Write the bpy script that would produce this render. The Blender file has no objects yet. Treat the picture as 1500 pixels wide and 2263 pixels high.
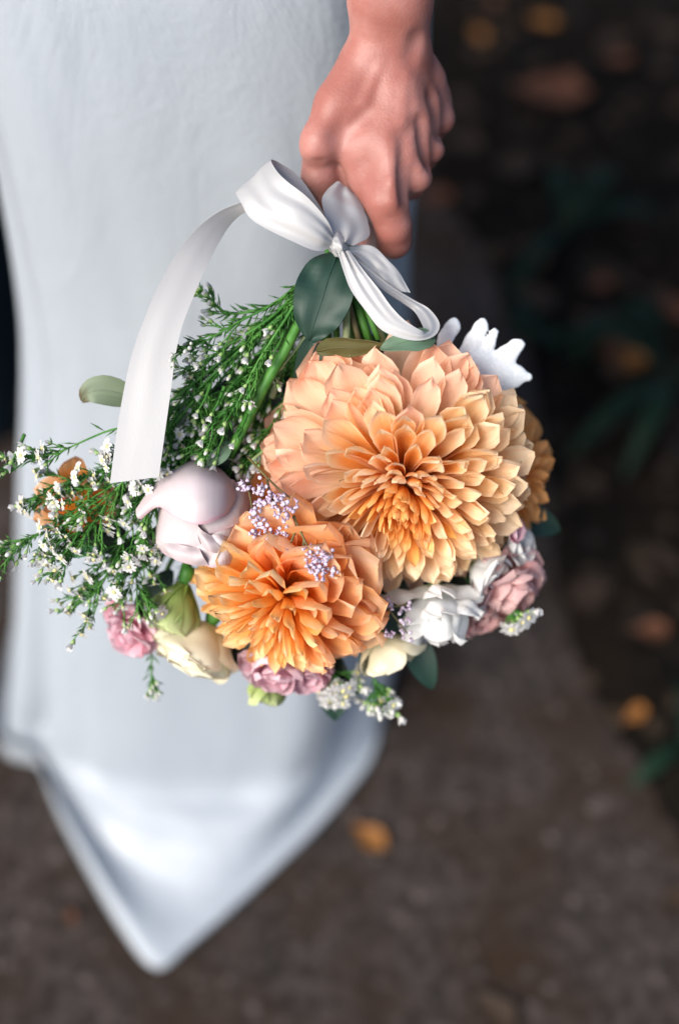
import bpy, math, random
import numpy as np
from mathutils import Vector, Matrix, noise

# ------------------------------------------------------------------ camera, sky, sun, exposure
scene = bpy.context.scene
R_ = math.radians
CAM_H, PITCH, FPX, D0 = 1.38, R_(58), 3125.0, 0.82
cam_d = bpy.data.cameras.new('camera'); cam = bpy.data.objects.new('camera', cam_d)
scene.collection.objects.link(cam); scene.camera = cam
cam.location = (0, 0, CAM_H); cam.rotation_euler = (R_(90) - PITCH, 0, 0)
cam_d.sensor_fit = 'HORIZONTAL'; cam_d.sensor_width = 24.0; cam_d.lens = 50.0
cam_d.clip_start = 0.05; cam_d.clip_end = 500
cam_d.dof.use_dof = True; cam_d.dof.focus_distance = 0.795; cam_d.dof.aperture_fstop = 1.8

SUN_EL, SUN_AZ = 43, 230            # azimuth measured clockwise from +Y: light comes from the camera's left shoulder
world = bpy.data.worlds.new('World'); scene.world = world; world.use_nodes = True
wn = world.node_tree; wn.nodes.clear()
sky = wn.nodes.new('ShaderNodeTexSky'); sky.sky_type = 'NISHITA'; sky.sun_disc = False
sky.sun_elevation = R_(SUN_EL); sky.sun_rotation = R_(SUN_AZ); sky.dust_density = 3.0; sky.air_density = 1.0
bg = wn.nodes.new('ShaderNodeBackground'); bg.inputs['Strength'].default_value = 0.053
wo = wn.nodes.new('ShaderNodeOutputWorld')
wn.links.new(sky.outputs[0], bg.inputs[0]); wn.links.new(bg.outputs[0], wo.inputs[0])
sun_d = bpy.data.lights.new('sun', 'SUN'); sun = bpy.data.objects.new('sun', sun_d); scene.collection.objects.link(sun)
sun_d.energy = 1.5; sun_d.angle = R_(40); sun_d.color = (1.0, 0.95, 0.88)
_az, _el = R_(SUN_AZ), R_(SUN_EL)
sun_dir = Vector((math.sin(_az) * math.cos(_el), math.cos(_az) * math.cos(_el), math.sin(_el)))
sun.rotation_euler = sun_dir.to_track_quat('Z', 'Y').to_euler()
vs = scene.view_settings
vs.view_transform = 'Standard'; vs.look = 'None'; vs.gamma = 1.0; vs.use_curve_mapping = False; vs.exposure = 1.86
scene.cycles.use_denoising = True
scene.cycles.max_bounces = 6; scene.cycles.diffuse_bounces = 3; scene.cycles.glossy_bounces = 2; scene.cycles.transmission_bounces = 4; scene.cycles.transparent_max_bounces = 8

# ------------------------------------------------------------------ frames and helpers
rng = random.Random(7)
C = Vector((0, 0, CAM_H)); F = Vector((0, math.cos(PITCH), -math.sin(PITCH)))
RV = Vector((1, 0, 0)); U = Vector((0, math.sin(PITCH), math.cos(PITCH)))
ORI = C + F * D0
M3 = Matrix(((RV.x, U.x, -F.x), (RV.y, U.y, -F.y), (RV.z, U.z, -F.z)))       # bouquet frame -> world
def loc(px, py, w=0.0):                     # a point of the bouquet frame, metres
    d = D0 - w
    return Vector(((px - 750) / FPX * d, -(py - 1131.5) / FPX * d, w))
def wl(v): return ORI + M3 @ Vector(v)
def P(px, py, w=0.0): return wl(loc(px, py, w))      # w metres in front of (+) or behind the plane of the hand
def G(px, py, z=0.0):                       # where that line of sight meets the ground
    r = F + RV * ((px - 750) / FPX) - U * ((py - 1131.5) / FPX)
    t = (z - C.z) / r.z
    return C + r * t
def to_px(p):
    v = p - C; d = v.dot(F)
    return 750 + v.dot(RV) / d * FPX, 1131.5 - v.dot(U) / d * FPX, d

col = scene.collection
def mesh(name, verts, faces, mats, uvs=None, smooth=True, mi=None):
    me = bpy.data.meshes.new(name)
    me.from_pydata([tuple(v) for v in verts], [], faces)
    for m in (mats if isinstance(mats, (list, tuple)) else [mats]): me.materials.append(m)
    if smooth: me.polygons.foreach_set('use_smooth', [True] * len(me.polygons))
    if mi is not None: me.polygons.foreach_set('material_index', mi)
    if uvs is not None:
        l = me.uv_layers.new(name='UVMap')
        vi = np.empty(len(me.loops), dtype=np.int32); me.loops.foreach_get('vertex_index', vi)
        l.data.foreach_set('uv', np.asarray(uvs, dtype=np.float32)[vi].ravel())
    me.update()
    return me
def ob(name, me, parent=None, mat=None, label=None, cat=None, group=None, kind=None):
    o = bpy.data.objects.new(name, me); col.objects.link(o)
    if parent is not None:
        o.parent = parent
        if parent.type == 'EMPTY' and parent.get('_t'): o.matrix_parent_inverse = Matrix.Translation(-parent.location)
    if mat is not None: o.matrix_basis = mat
    if label: o['label'] = label
    if cat: o['category'] = cat
    if group: o['group'] = group
    if kind: o['kind'] = kind
    return o
def solid(o, t, off=0.0, sub=0):
    m = o.modifiers.new('thickness', 'SOLIDIFY'); m.thickness = t; m.offset = off
    es = o.modifiers.new('crisp_rim', 'EDGE_SPLIT'); es.split_angle = R_(65)
    if sub:
        s = o.modifiers.new('smooth', 'SUBSURF'); s.levels = sub; s.render_levels = sub
    return o
def cr(p, t):                               # Catmull-Rom through the list p, t in 0..1
    n = len(p) - 1
    x = min(max(t, 0), 1) * n; i = min(int(x), n - 1); f = x - i
    a, b = p[i], p[i + 1]
    z = p[i - 1] if i > 0 else a * 2 - b
    c = p[i + 2] if i + 2 <= n else b * 2 - a
    return 0.5 * ((2 * a) + (b - z) * f + (2 * z - 5 * a + 4 * b - c) * f * f + (3 * a - z - 3 * b + c) * f ** 3)
def grid_faces(nr, nc, wrap=False):
    f = []
    for i in range(nr - 1):
        for j in range(nc if wrap else nc - 1):
            k = (j + 1) % nc
            f.append((i * nc + j, i * nc + k, (i + 1) * nc + k, (i + 1) * nc + j))
    return f
def patch(name, rows, mat, parent=None, nr=14, nc=14, thick=0.0006, wob=0.0, wf=60, raw=False, **kw):
    """smooth sheet through a net of control points (px, py, w in mm)"""
    net = [[(p if raw else P(p[0], p[1], p[2] * 0.001)) for p in r] for r in rows]
    vs_, uv = [], []
    for i in range(nr):
        line = [cr([r[j] for r in net], i / (nr - 1)) for j in range(len(net[0]))]
        for j in range(nc):
            v = cr(line, j / (nc - 1))
            if wob:
                e = min(1.0, 1.6 * abs(i / (nr - 1) - .3) + .25)
                v = v + (-F) * (noise.noise(v * wf) * wob * e)
            vs_.append(v); uv.append((j / (nc - 1), i / (nr - 1)))
    o = ob(name, mesh(name, vs_, grid_faces(nr, nc), mat, uv), parent, **kw)
    if thick: solid(o, thick, 0.0)
    return o
def tube_data(pts, radii, sides=6, base=0, n=None):
    """tube along points (world), returns verts, faces"""
    pts = [Vector(p) for p in pts]
    if n:
        m = len(pts) - 1
        rr = [Vector((r, 0, 0)) for r in radii]
        pts, radii = [cr(pts, i / (n - 1)) for i in range(n)], [max(cr(rr, i / (n - 1)).x, 1e-5) for i in range(n)]
    vs_, fs = [], []
    ref = Vector((0.3, 0.2, 0.9))
    t0 = (pts[1] - pts[0]).normalized()
    a = t0.cross(ref)
    if a.length < 1e-3: a = t0.cross(Vector((1, 0, 0)))
    a.normalize()
    for i, p in enumerate(pts):
        t = (pts[min(i + 1, len(pts) - 1)] - pts[max(i - 1, 0)]).normalized()
        a = (a - t * a.dot(t)).normalized(); b = t.cross(a)
        for k in range(sides):
            an = 2 * math.pi * k / sides
            vs_.append(p + (a * math.cos(an) + b * math.sin(an)) * radii[i])
    for i in range(len(pts) - 1):
        for k in range(sides):
            q = (k + 1) % sides
            fs.append((base + i * sides + k, base + i * sides + q, base + (i + 1) * sides + q, base + (i + 1) * sides + k))
    fs.append(tuple(base + k for k in reversed(range(sides))))
    fs.append(tuple(base + (len(pts) - 1) * sides + k for k in range(sides)))
    return vs_, fs
def tube(name, pts, radii, mat, parent=None, sides=8, n=None, **kw):
    v, f = tube_data(pts, radii, sides, 0, n)
    return ob(name, mesh(name, v, f, mat), parent, **kw)

# ------------------------------------------------------------------ materials
def nm(name):
    m = bpy.data.materials.new(name); m.use_nodes = True
    nt = m.node_tree; nt.nodes.clear()
    out = nt.nodes.new('ShaderNodeOutputMaterial')
    return m, nt, out
def N(nt, t, **kw):
    n = nt.nodes.new(t)
    for k, v in kw.items():
        if k in n.inputs.keys(): n.inputs[k].default_value = v
        else: setattr(n, k, v)
    return n
def c4(c): return (c[0], c[1], c[2], 1.0)
def ramp(nt, stops, interp='EASE'):
    r = nt.nodes.new('ShaderNodeValToRGB'); cr_ = r.color_ramp; cr_.interpolation = interp
    while len(cr_.elements) < len(stops): cr_.elements.new(0.5)
    for e, (p, c) in zip(cr_.elements, stops): e.position = p; e.color = c4(c)
    return r
def mixc(nt, a, b, fac, blend='MIX'):
    m = nt.nodes.new('ShaderNodeMix'); m.data_type = 'RGBA'; m.blend_type = blend
    for s, v in ((0, fac), (6, a), (7, b)):
        if hasattr(v, 'is_output'): nt.links.new(v, m.inputs[s])
        elif s == 0: m.inputs[0].default_value = v
        else: m.inputs[s].default_value = c4(v)
    return m.outputs[2]
def leafy(name, stops, trans=0.3, rough=0.5, veins=0.25, vein_col=None, jitter=0.12, bump=0.15, vscale=9.0, spec=0.35, sheen=0.0, edge=None):
    """petal or leaf: colour runs along the blade (UV v), fine veins across it, some light comes through"""
    m, nt, out = nm(name)
    L = nt.links
    uv = N(nt, 'ShaderNodeUVMap'); sep = N(nt, 'ShaderNodeSeparateXYZ'); L.new(uv.outputs[0], sep.inputs[0])
    oi = N(nt, 'ShaderNodeObjectInfo')
    # jittered v
    geo = N(nt, 'ShaderNodeTexCoord')
    n1 = N(nt, 'ShaderNodeTexNoise', Scale=3.0, Detail=3.0)
    add = N(nt, 'ShaderNodeVectorMath', operation='ADD'); L.new(uv.outputs[0], add.inputs[0])
    cmb = N(nt, 'ShaderNodeCombineXYZ'); 
    ml = N(nt, 'ShaderNodeMath', operation='MULTIPLY'); ml.inputs[1].default_value = 37.0
    L.new(oi.outputs['Random'], ml.inputs[0]); L.new(ml.outputs[0], cmb.inputs[0]); L.new(ml.outputs[0], cmb.inputs[2])
    L.new(cmb.outputs[0], add.inputs[1]); L.new(add.outputs[0], n1.inputs['Vector'])
    nv = N(nt, 'ShaderNodeMath', operation='MULTIPLY_ADD'); L.new(n1.outputs[0], nv.inputs[0]); nv.inputs[1].default_value = 0.35; 
    sv = N(nt, 'ShaderNodeMath', operation='SUBTRACT'); L.new(sep.outputs[1], sv.inputs[0]); sv.inputs[1].default_value = 0.175
    L.new(sv.outputs[0], nv.inputs[2])
    rj = N(nt, 'ShaderNodeMath', operation='MULTIPLY_ADD'); L.new(oi.outputs['Random'], rj.inputs[0]); rj.inputs[1].default_value = jitter * 1.6
    rs = N(nt, 'ShaderNodeMath', operation='SUBTRACT'); L.new(nv.outputs[0], rs.inputs[0]); rs.inputs[1].default_value = jitter * 0.8
    L.new(rs.outputs[0], rj.inputs[2])
    rp = ramp(nt, stops); L.new(rj.outputs[0], rp.inputs[0])
    colr = rp.outputs[0]
    # veins
    mp = N(nt, 'ShaderNodeMapping'); mp.inputs['Scale'].default_value = (vscale, 0.55, 1); L.new(add.outputs[0], mp.inputs[0])
    n2 = N(nt, 'ShaderNodeTexNoise', Scale=2.2, Detail=2.0); L.new(mp.outputs[0], n2.inputs['Vector'])
    vr = ramp(nt, [(0.36, (0, 0, 0)), (0.66, (1, 1, 1))]); L.new(n2.outputs[0], vr.inputs[0])
    if veins:
        vf = N(nt, 'ShaderNodeMath', operation='MULTIPLY'); L.new(vr.outputs[0], vf.inputs[0]); vf.inputs[1].default_value = veins
        colr = mixc(nt, colr, vein_col or stops[0][1], vf.outputs[0])
    if edge:
        e1 = N(nt, 'ShaderNodeMath', operation='SUBTRACT'); L.new(sep.outputs[0], e1.inputs[0]); e1.inputs[1].default_value = 0.5
        e2 = N(nt, 'ShaderNodeMath', operation='ABSOLUTE'); L.new(e1.outputs[0], e2.inputs[0])
        er = ramp(nt, [(0.30, (0, 0, 0)), (0.5, (1, 1, 1))]); L.new(e2.outputs[0], er.inputs[0])
        ef = N(nt, 'ShaderNodeMath', operation='MULTIPLY'); L.new(er.outputs[0], ef.inputs[0]); ef.inputs[1].default_value = 0.6
        colr = mixc(nt, colr, edge, ef.outputs[0])
    hv = N(nt, 'ShaderNodeHueSaturation'); L.new(colr, hv.inputs['Color'])
    vv = N(nt, 'ShaderNodeMath', operation='MULTIPLY_ADD'); L.new(oi.outputs['Random'], vv.inputs[0]); vv.inputs[1].default_value = jitter; vv.inputs[2].default_value = 1 - jitter / 2
    L.new(vv.outputs[0], hv.inputs['Value'])
    colr = hv.outputs[0]
    b = N(nt, 'ShaderNodeBsdfPrincipled', Roughness=rough); L.new(colr, b.inputs['Base Color'])
    b.inputs['Specular IOR Level'].default_value = spec; b.inputs['Sheen Weight'].default_value = sheen
    if bump:
        bp = N(nt, 'ShaderNodeBump', Strength=bump, Distance=0.0012); L.new(n2.outputs[0], bp.inputs['Height']); L.new(bp.outputs[0], b.inputs['Normal'])
    t = N(nt, 'ShaderNodeBsdfTranslucent'); L.new(colr, t.inputs[0])
    mx = N(nt, 'ShaderNodeMixShader'); mx.inputs[0].default_value = trans
    L.new(b.outputs[0], mx.inputs[1]); L.new(t.outputs[0], mx.inputs[2]); L.new(mx.outputs[0], out.inputs[0])
    return m
def noisy(name, a, b, scale=30.0, rough=0.7, bump=0.2, bd=0.002, detail=5.0, mid=(0.38, 0.62), spec=0.3, c=None, coarse=None):
    m, nt, out = nm(name); L = nt.links
    tc = N(nt, 'ShaderNodeTexCoord')
    n1 = N(nt, 'ShaderNodeTexNoise', Scale=scale, Detail=detail); L.new(tc.outputs['Object'], n1.inputs['Vector'])
    rp = ramp(nt, [(mid[0], a), (mid[1], b)]); L.new(n1.outputs[0], rp.inputs[0])
    colr = rp.outputs[0]
    if c:
        n2 = N(nt, 'ShaderNodeTexNoise', Scale=coarse or scale * 0.2, Detail=4.0); L.new(tc.outputs['Object'], n2.inputs['Vector'])
        r2 = ramp(nt, [(0.42, (0, 0, 0)), (0.68, (1, 1, 1))]); L.new(n2.outputs[0], r2.inputs[0])
        colr = mixc(nt, colr, c, r2.outputs[0])
    bs = N(nt, 'ShaderNodeBsdfPrincipled', Roughness=rough); L.new(colr, bs.inputs['Base Color'])
    bs.inputs['Specular IOR Level'].default_value = spec
    bp = N(nt, 'ShaderNodeBump', Strength=bump, Distance=bd); L.new(n1.outputs[0], bp.inputs['Height']); L.new(bp.outputs[0], bs.inputs['Normal'])
    L.new(bs.outputs[0], out.inputs[0])
    return m

M = {}
# dahlia petals: orange throat, peach blade, pale yellow margins
ORG, PEA, CRM, YEL = (0.94, 0.32, 0.04), (0.95, 0.62, 0.40), (0.96, 0.80, 0.54), (0.96, 0.74, 0.34)
M['d_in'] = leafy('petal_heart', [(0.0, (0.88, 0.18, 0.014)), (0.5, (0.94, 0.36, 0.055)), (0.85, (0.95, 0.54, 0.18)), (1.0, (0.96, 0.68, 0.32))], 0.52, 0.5, 0.2, ORG)
M['d_mid'] = leafy('petal_middle', [(0.0, ORG), (0.52, (0.95, 0.42, 0.09)), (0.74, (0.97, 0.68, 0.36)), (1.0, (0.97, 0.80, 0.57))], 0.52, 0.5, 0.32, (0.95, 0.49, 0.22), edge=(0.97, 0.79, 0.57), jitter=0.18)
M['d_out'] = leafy('petal_outer', [(0.0, (0.95, 0.54, 0.14)), (0.42, (0.96, 0.74, 0.40)), (0.70, (0.96, 0.71, 0.53)), (1.0, (0.96, 0.63, 0.48))], 0.52, 0.5, 0.32, (0.95, 0.55, 0.34), edge=(0.96, 0.73, 0.54), jitter=0.2)
M['o_in'] = leafy('petal_gold', [(0.0, (0.88, 0.24, 0.01)), (0.5, (0.95, 0.41, 0.07)), (0.8, (0.96, 0.58, 0.22)), (1.0, (0.96, 0.75, 0.44))], 0.52, 0.5, 0.2, (0.94, 0.42, 0.07))
M['o_out'] = leafy('petal_amber', [(0.0, (0.95, 0.54, 0.05)), (0.4, (0.94, 0.32, 0.055)), (0.72, (0.95, 0.46, 0.20)), (1.0, (0.96, 0.64, 0.43))], 0.52, 0.48, 0.25, (0.95, 0.62, 0.16), jitter=0.2)
M['o_back'] = leafy('petal_rust', [(0.0, (0.84, 0.26, 0.03)), (0.5, (0.88, 0.36, 0.07)), (1.0, (0.90, 0.48, 0.18))], 0.4, 0.5, 0.25, (0.86, 0.42, 0.16))
M['rose'] = leafy('petal_blush', [(0.0, (0.58, 0.50, 0.51)), (0.6, (0.60, 0.535, 0.545)), (0.93, (0.60, 0.49, 0.51)), (1.0, (0.64, 0.38, 0.43))], 0.30, 0.5, 0.16, (0.74, 0.60, 0.64), 0.05, 0.22)
M['cream'] = leafy('petal_cream', [(0.0, (0.62, 0.60, 0.34)), (0.5, (0.78, 0.72, 0.52)), (1.0, (0.80, 0.75, 0.58))], 0.28, 0.5, 0.08, None, 0.06, 0.06)
M['green_cup'] = leafy('petal_green', [(0.0, (0.17, 0.27, 0.05)), (0.55, (0.33, 0.43, 0.14)), (1.0, (0.52, 0.57, 0.30))], 0.28, 0.5, 0.15, None, 0.1, 0.1)
M['pink'] = leafy('petal_pink', [(0.0, (0.72, 0.26, 0.36)), (0.5, (0.74, 0.40, 0.48)), (1.0, (0.80, 0.60, 0.66))], 0.45, 0.6, 0.15, None, 0.15, 0.0, spec=0.15)
M['rosy'] = leafy('petal_dusky', [(0.0, (0.55, 0.24, 0.24)), (0.6, (0.66, 0.34, 0.34)), (1.0, (0.74, 0.50, 0.48))], 0.42, 0.6, 0.15, None, 0.15, 0.0, spec=0.15)
M['white'] = leafy('petal_white', [(0.0, (0.60, 0.68, 0.46)), (0.3, (0.76, 0.77, 0.76)), (1.0, (0.80, 0.80, 0.80))], 0.45, 0.6, 0.05, None, 0.05, 0.0, spec=0.15)
M['lilac'] = leafy('petal_lilac', [(0.0, (0.42, 0.28, 0.44)), (0.5, (0.52, 0.37, 0.54)), (1.0, (0.64, 0.52, 0.66))], 0.3, 0.6, 0.0, None, 0.2, 0.0)
M['leaf_dark'] = leafy('leaf_dark_green', [(0.0, (0.005, 0.022, 0.013)), (0.5, (0.008, 0.032, 0.021)), (1.0, (0.007, 0.028, 0.018))], 0.08, 0.55, 0.35, (0.016, 0.050, 0.036), 0.15, 0.2, 2.0, 0.45)
M['leaf_grey'] = leafy('leaf_grey_green', [(0.0, (0.10, 0.17, 0.10)), (0.5, (0.13, 0.22, 0.14)), (1.0, (0.10, 0.16, 0.10))], 0.2, 0.55, 0.2, (0.16, 0.24, 0.16), 0.1, 0.25, 6.0)
M['leaf_olive'] = leafy('leaf_olive_back', [(0.0, (0.075, 0.07, 0.02)), (0.6, (0.10, 0.09, 0.03)), (1.0, (0.12, 0.10, 0.03))], 0.2, 0.6, 0.2, None, 0.1, 0.25, 6.0)
M['leaf_pale'] = leafy('leaf_pale_green', [(0.0, (0.14, 0.19, 0.11)), (0.7, (0.19, 0.235, 0.16)), (1.0, (0.08, 0.05, 0.02))], 0.2, 0.6, 0.3, (0.16, 0.22, 0.12), 0.1, 0.25, 6.0)
M['leaf_mid'] = leafy('leaf_fresh_green', [(0.0, (0.035, 0.13, 0.035)), (1.0, (0.05, 0.18, 0.06))], 0.2, 0.5, 0.2, None, 0.2, 0.2)
M['stem'] = noisy('stem_green', (0.030, 0.13, 0.016), (0.065, 0.20, 0.032), 60, 0.5, 0.1, 0.0005)
M['stem_pale'] = noisy('stem_pale', (0.22, 0.30, 0.12), (0.34, 0.40, 0.22), 60, 0.55, 0.1, 0.0005)
M['stem_brown'] = noisy('stem_brown', (0.09, 0.07, 0.03), (0.14, 0.12, 0.05), 60, 0.6, 0.1, 0.0005)
M['needle'] = noisy('needle_green', (0.016, 0.085, 0.010), (0.046, 0.155, 0.022), 90, 0.5, 0.0)
M['floret_white'] = leafy('floret_white', [(0.0, (0.54, 0.58, 0.46)), (0.4, (0.64, 0.64, 0.63)), (1.0, (0.66, 0.66, 0.66))], 0.28, 0.6, 0.0, None, 0.05, 0.0)
M['floret_eye'] = noisy('floret_eye', (0.50, 0.42, 0.14), (0.62, 0.58, 0.28), 900, 0.7, 0.1)
M['calyx'] = noisy('calyx_green', (0.20, 0.33, 0.10), (0.34, 0.46, 0.18), 400, 0.6, 0.0)

# satin ribbon
def satin(name, base, rough, weave, sheen=0.2, aniso=0.4, bumps=0.08, wrinkle=0.0):
    m, nt, out = nm(name); L = nt.links
    tc = N(nt, 'ShaderNodeTexCoord')
    mp = N(nt, 'ShaderNodeMapping'); mp.inputs['Rotation'].default_value = (0.3, 0.5, 0.6); L.new(tc.outputs['Object'], mp.inputs[0])
    mp2 = N(nt, 'ShaderNodeMapping'); mp2.inputs['Scale'].default_value = (1.0, 0.22, 0.3); L.new(mp.outputs[0], mp2.inputs[0])
    n1 = N(nt, 'ShaderNodeTexNoise', Scale=weave, Detail=2.0); L.new(mp2.outputs[0], n1.inputs['Vector'])
    b = N(nt, 'ShaderNodeBsdfPrincipled', Roughness=rough)
    b.inputs['Base Color'].default_value = c4(base); b.inputs['Sheen Weight'].default_value = sheen
    b.inputs['Anisotropic'].default_value = aniso; b.inputs['Specular IOR Level'].default_value = 0.5
    bp = N(nt, 'ShaderNodeBump', Strength=bumps, Distance=0.0010); L.new(n1.outputs[0], bp.inputs['Height']); L.new(bp.outputs[0], b.inputs['Normal'])
    if wrinkle:
        mp3 = N(nt, 'ShaderNodeMapping'); mp3.inputs['Rotation'].default_value = (0.2, 0.9, 0.3); mp3.inputs['Scale'].default_value = (1.0, 1.0, 0.35); L.new(tc.outputs['Object'], mp3.inputs[0])
        n3 = N(nt, 'ShaderNodeTexNoise', Scale=16.0, Detail=5.0, Roughness=0.62, Distortion=0.8); L.new(mp3.outputs[0], n3.inputs['Vector'])
        b2 = N(nt, 'ShaderNodeBump', Strength=wrinkle, Distance=0.006); L.new(n3.outputs[0], b2.inputs['Height']); L.new(b2.outputs[0], bp.inputs['Normal'])
    t = N(nt, 'ShaderNodeBsdfTranslucent'); t.inputs[0].default_value = c4(base)
    mx = N(nt, 'ShaderNodeMixShader'); mx.inputs[0].default_value = 0.12
    L.new(b.outputs[0], mx.inputs[1]); L.new(t.outputs[0], mx.inputs[2]); L.new(mx.outputs[0], out.inputs[0])
    return m
M['ribbon'] = satin('ribbon_satin', (0.40, 0.40, 0.405), 0.40, 1700, 0.1, 0.0, 0.06)
M['dress'] = satin('dress_satin', (0.345, 0.385, 0.43), 0.34, 560, 0.15, 0.0, 0.55, 0.5)
def skin_mat():
    m, nt, out = nm('skin'); L = nt.links
    tc = N(nt, 'ShaderNodeTexCoord')
    n1 = N(nt, 'ShaderNodeTexNoise', Scale=26.0, Detail=4.0); L.new(tc.outputs['Object'], n1.inputs['Vector'])
    rp = ramp(nt, [(0.36, (0.285, 0.105, 0.083)), (0.64, (0.365, 0.166, 0.141))]); L.new(n1.outputs[0], rp.inputs[0])
    n2 = N(nt, 'ShaderNodeTexNoise', Scale=750.0, Detail=3.0); L.new(tc.outputs['Object'], n2.inputs['Vector'])
    v = N(nt, 'ShaderNodeTexVoronoi', Scale=620.0); L.new(tc.outputs['Object'], v.inputs['Vector'])
    ad0 = N(nt, 'ShaderNodeMath', operation='ADD'); L.new(n2.outputs[0], ad0.inputs[0]); L.new(v.outputs['Distance'], ad0.inputs[1])
    mpw = N(nt, 'ShaderNodeMapping'); mpw.inputs['Rotation'].default_value = (-0.95, 0.0, 0.25); mpw.inputs['Scale'].default_value = (1.0, 1.0, 4.5); L.new(tc.outputs['Object'], mpw.inputs[0])
    n4 = N(nt, 'ShaderNodeTexNoise', Scale=75.0, Detail=4.0, Roughness=0.65); L.new(mpw.outputs[0], n4.inputs['Vector'])
    ad = N(nt, 'ShaderNodeMath', operation='MULTIPLY_ADD'); L.new(n4.outputs[0], ad.inputs[0]); ad.inputs[1].default_value = 2.6; L.new(ad0.outputs[0], ad.inputs[2])
    b = N(nt, 'ShaderNodeBsdfPrincipled', Roughness=0.46); L.new(rp.outputs[0], b.inputs['Base Color'])
    b.inputs['Subsurface Weight'].default_value = 0.5; b.inputs['Subsurface Radius'].default_value = (1.0, 0.35, 0.2); b.inputs['Subsurface Scale'].default_value = 0.006
    b.inputs['Specular IOR Level'].default_value = 0.35
    bp = N(nt, 'ShaderNodeBump', Strength=0.16, Distance=0.0006); L.new(ad.outputs[0], bp.inputs['Height']); L.new(bp.outputs[0], b.inputs['Normal'])
    L.new(b.outputs[0], out.inputs[0])
    return m
M['skin'] = skin_mat()
M['trousers'] = noisy('navy_cloth', (0.004, 0.009, 0.014), (0.006, 0.014, 0.020), 300, 0.85, 0.2, 0.0005, spec=0.1)
M['shoe'] = noisy('black_leather', (0.012, 0.011, 0.010), (0.02, 0.018, 0.016), 80, 0.4, 0.1)
M['path'] = noisy('path_tarmac', (0.014, 0.0113, 0.0100), (0.046, 0.0365, 0.033), 75, 0.9, 0.5, 0.004, 8.0, (0.34, 0.68), 0.15, (0.022, 0.0135, 0.0085), 9)
M['bed'] = noisy('bed_soil', (0.0022, 0.002, 0.0015), (0.008, 0.006, 0.0036), 28, 0.95, 0.8, 0.01, 8.0, (0.36, 0.70), 0.1, (0.008, 0.005, 0.003), 6)
M['litter'] = noisy('litter_brown', (0.006, 0.0045, 0.003), (0.026, 0.015, 0.007), 12, 0.9, 0.2, 0.002, 3.0)
M['pebble'] = noisy('pebble_grey', (0.011, 0.0085, 0.008), (0.075, 0.060, 0.055), 70, 0.9, 0.2, 0.002, 3.0)
M['fall_gold'] = leafy('fallen_gold', [(0.0, (0.24, 0.095, 0.016)), (1.0, (0.17, 0.062, 0.012))], 0.1, 0.7, 0.3, (0.20, 0.09, 0.02), 0.3)
M['fall_rust'] = leafy('fallen_rust', [(0.0, (0.10, 0.034, 0.012)), (1.0, (0.07, 0.024, 0.010))], 0.1, 0.7, 0.3, (0.08, 0.03, 0.01), 0.3)
M['fall_brown'] = leafy('fallen_brown', [(0.0, (0.030, 0.016, 0.007)), (1.0, (0.020, 0.011, 0.006))], 0.1, 0.75, 0.3, None, 0.4)
M['strap'] = leafy('strap_leaf', [(0.0, (0.003, 0.013, 0.006)), (1.0, (0.005, 0.020, 0.010))], 0.12, 0.6, 0.2, None, 0.3, 0.1, 6.0, 0.15)

# ------------------------------------------------------------------ ground, path and bed
def sheet(name, pts, mat, z, **kw):
    me = mesh(name, [(p[0], p[1], z) for p in pts], [tuple(range(len(pts)))], mat, smooth=False)
    return ob(name, me, None, **kw)
sheet('ground', [(-40, -40), (40, -40), (40, 40), (-40, 40)], M['bed'], 0.0, kind='structure')
edge_px = [(860, 180), (930, 380), (1060, 560), (1150, 760), (1205, 1000), (1225, 1250), (1290, 1500), (1400, 1680), (1500, 1840), (1600, 2000), (1750, 2220)]
edge = []
for i in range(60):
    t = i / 59
    q = cr([Vector((a, b, 0)) for a, b in edge_px], t); g = G(q.x, q.y)
    j = noise.noise(Vector((i * .7, 3.1, 0))) * .018
    edge.append((g.x + j, g.y + j))
e0 = Vector(edge[0]); dirn = Vector(edge[0]) - Vector(edge[6])
far = e0 + dirn.normalized() * 12
e1 = Vector(edge[-1]); near = e1 + Vector((.9, -1.2)).normalized() * 12
sheet('path', [(-6, -9), (near.x, near.y)] + edge[::-1] + [(far.x, far.y), (-9, 12)], M['path'], 0.004, kind='structure')

def on_path(x, y):
    px, py, d = to_px(Vector((x, y, 0)))
    bx = np.interp(py, [b for a, b in edge_px], [a for a, b in edge_px])
    return px < bx
# loose grit and crumbled leaf on both surfaces: nobody could count it
def crumbs(name, label, n, mat, test, s0, s1, zoff, seed):
    r = random.Random(seed); vs_, fs = [], []
    k = 0
    while k < n:
        x, y = r.uniform(-1.0, 1.6), r.uniform(.1, 2.6)
        if not test(x, y): k += 1; continue
        k += 1
        s = r.uniform(s0, s1); h = s * r.uniform(.3, .7); a = r.uniform(0, 6.3); b = len(vs_)
        m = 5
        for q in range(m):
            an = a + q * 6.283 / m; rr = s * r.uniform(.7, 1.2)
            vs_.append((x + math.cos(an) * rr, y + math.sin(an) * rr, zoff - .001))
        vs_.append((x + r.uniform(-.3, .3) * s, y + r.uniform(-.3, .3) * s, zoff + h))
        for q in range(m): fs.append((b + q, b + (q + 1) % m, b + m))
    ob(name, mesh(name, vs_, fs, mat), None, label=label, cat='gravel' if 'grit' in name else 'litter', kind='stuff')
crumbs('grit', 'small grey grit strewn over the brown path', 5200, M['pebble'], on_path, .003, .011, .004, 3)
crumbs('leaf_litter', 'dark crumbled leaf litter covering the planting bed', 3600, M['litter'], lambda x, y: not on_path(x, y), .004, .018, .0, 4)

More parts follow.
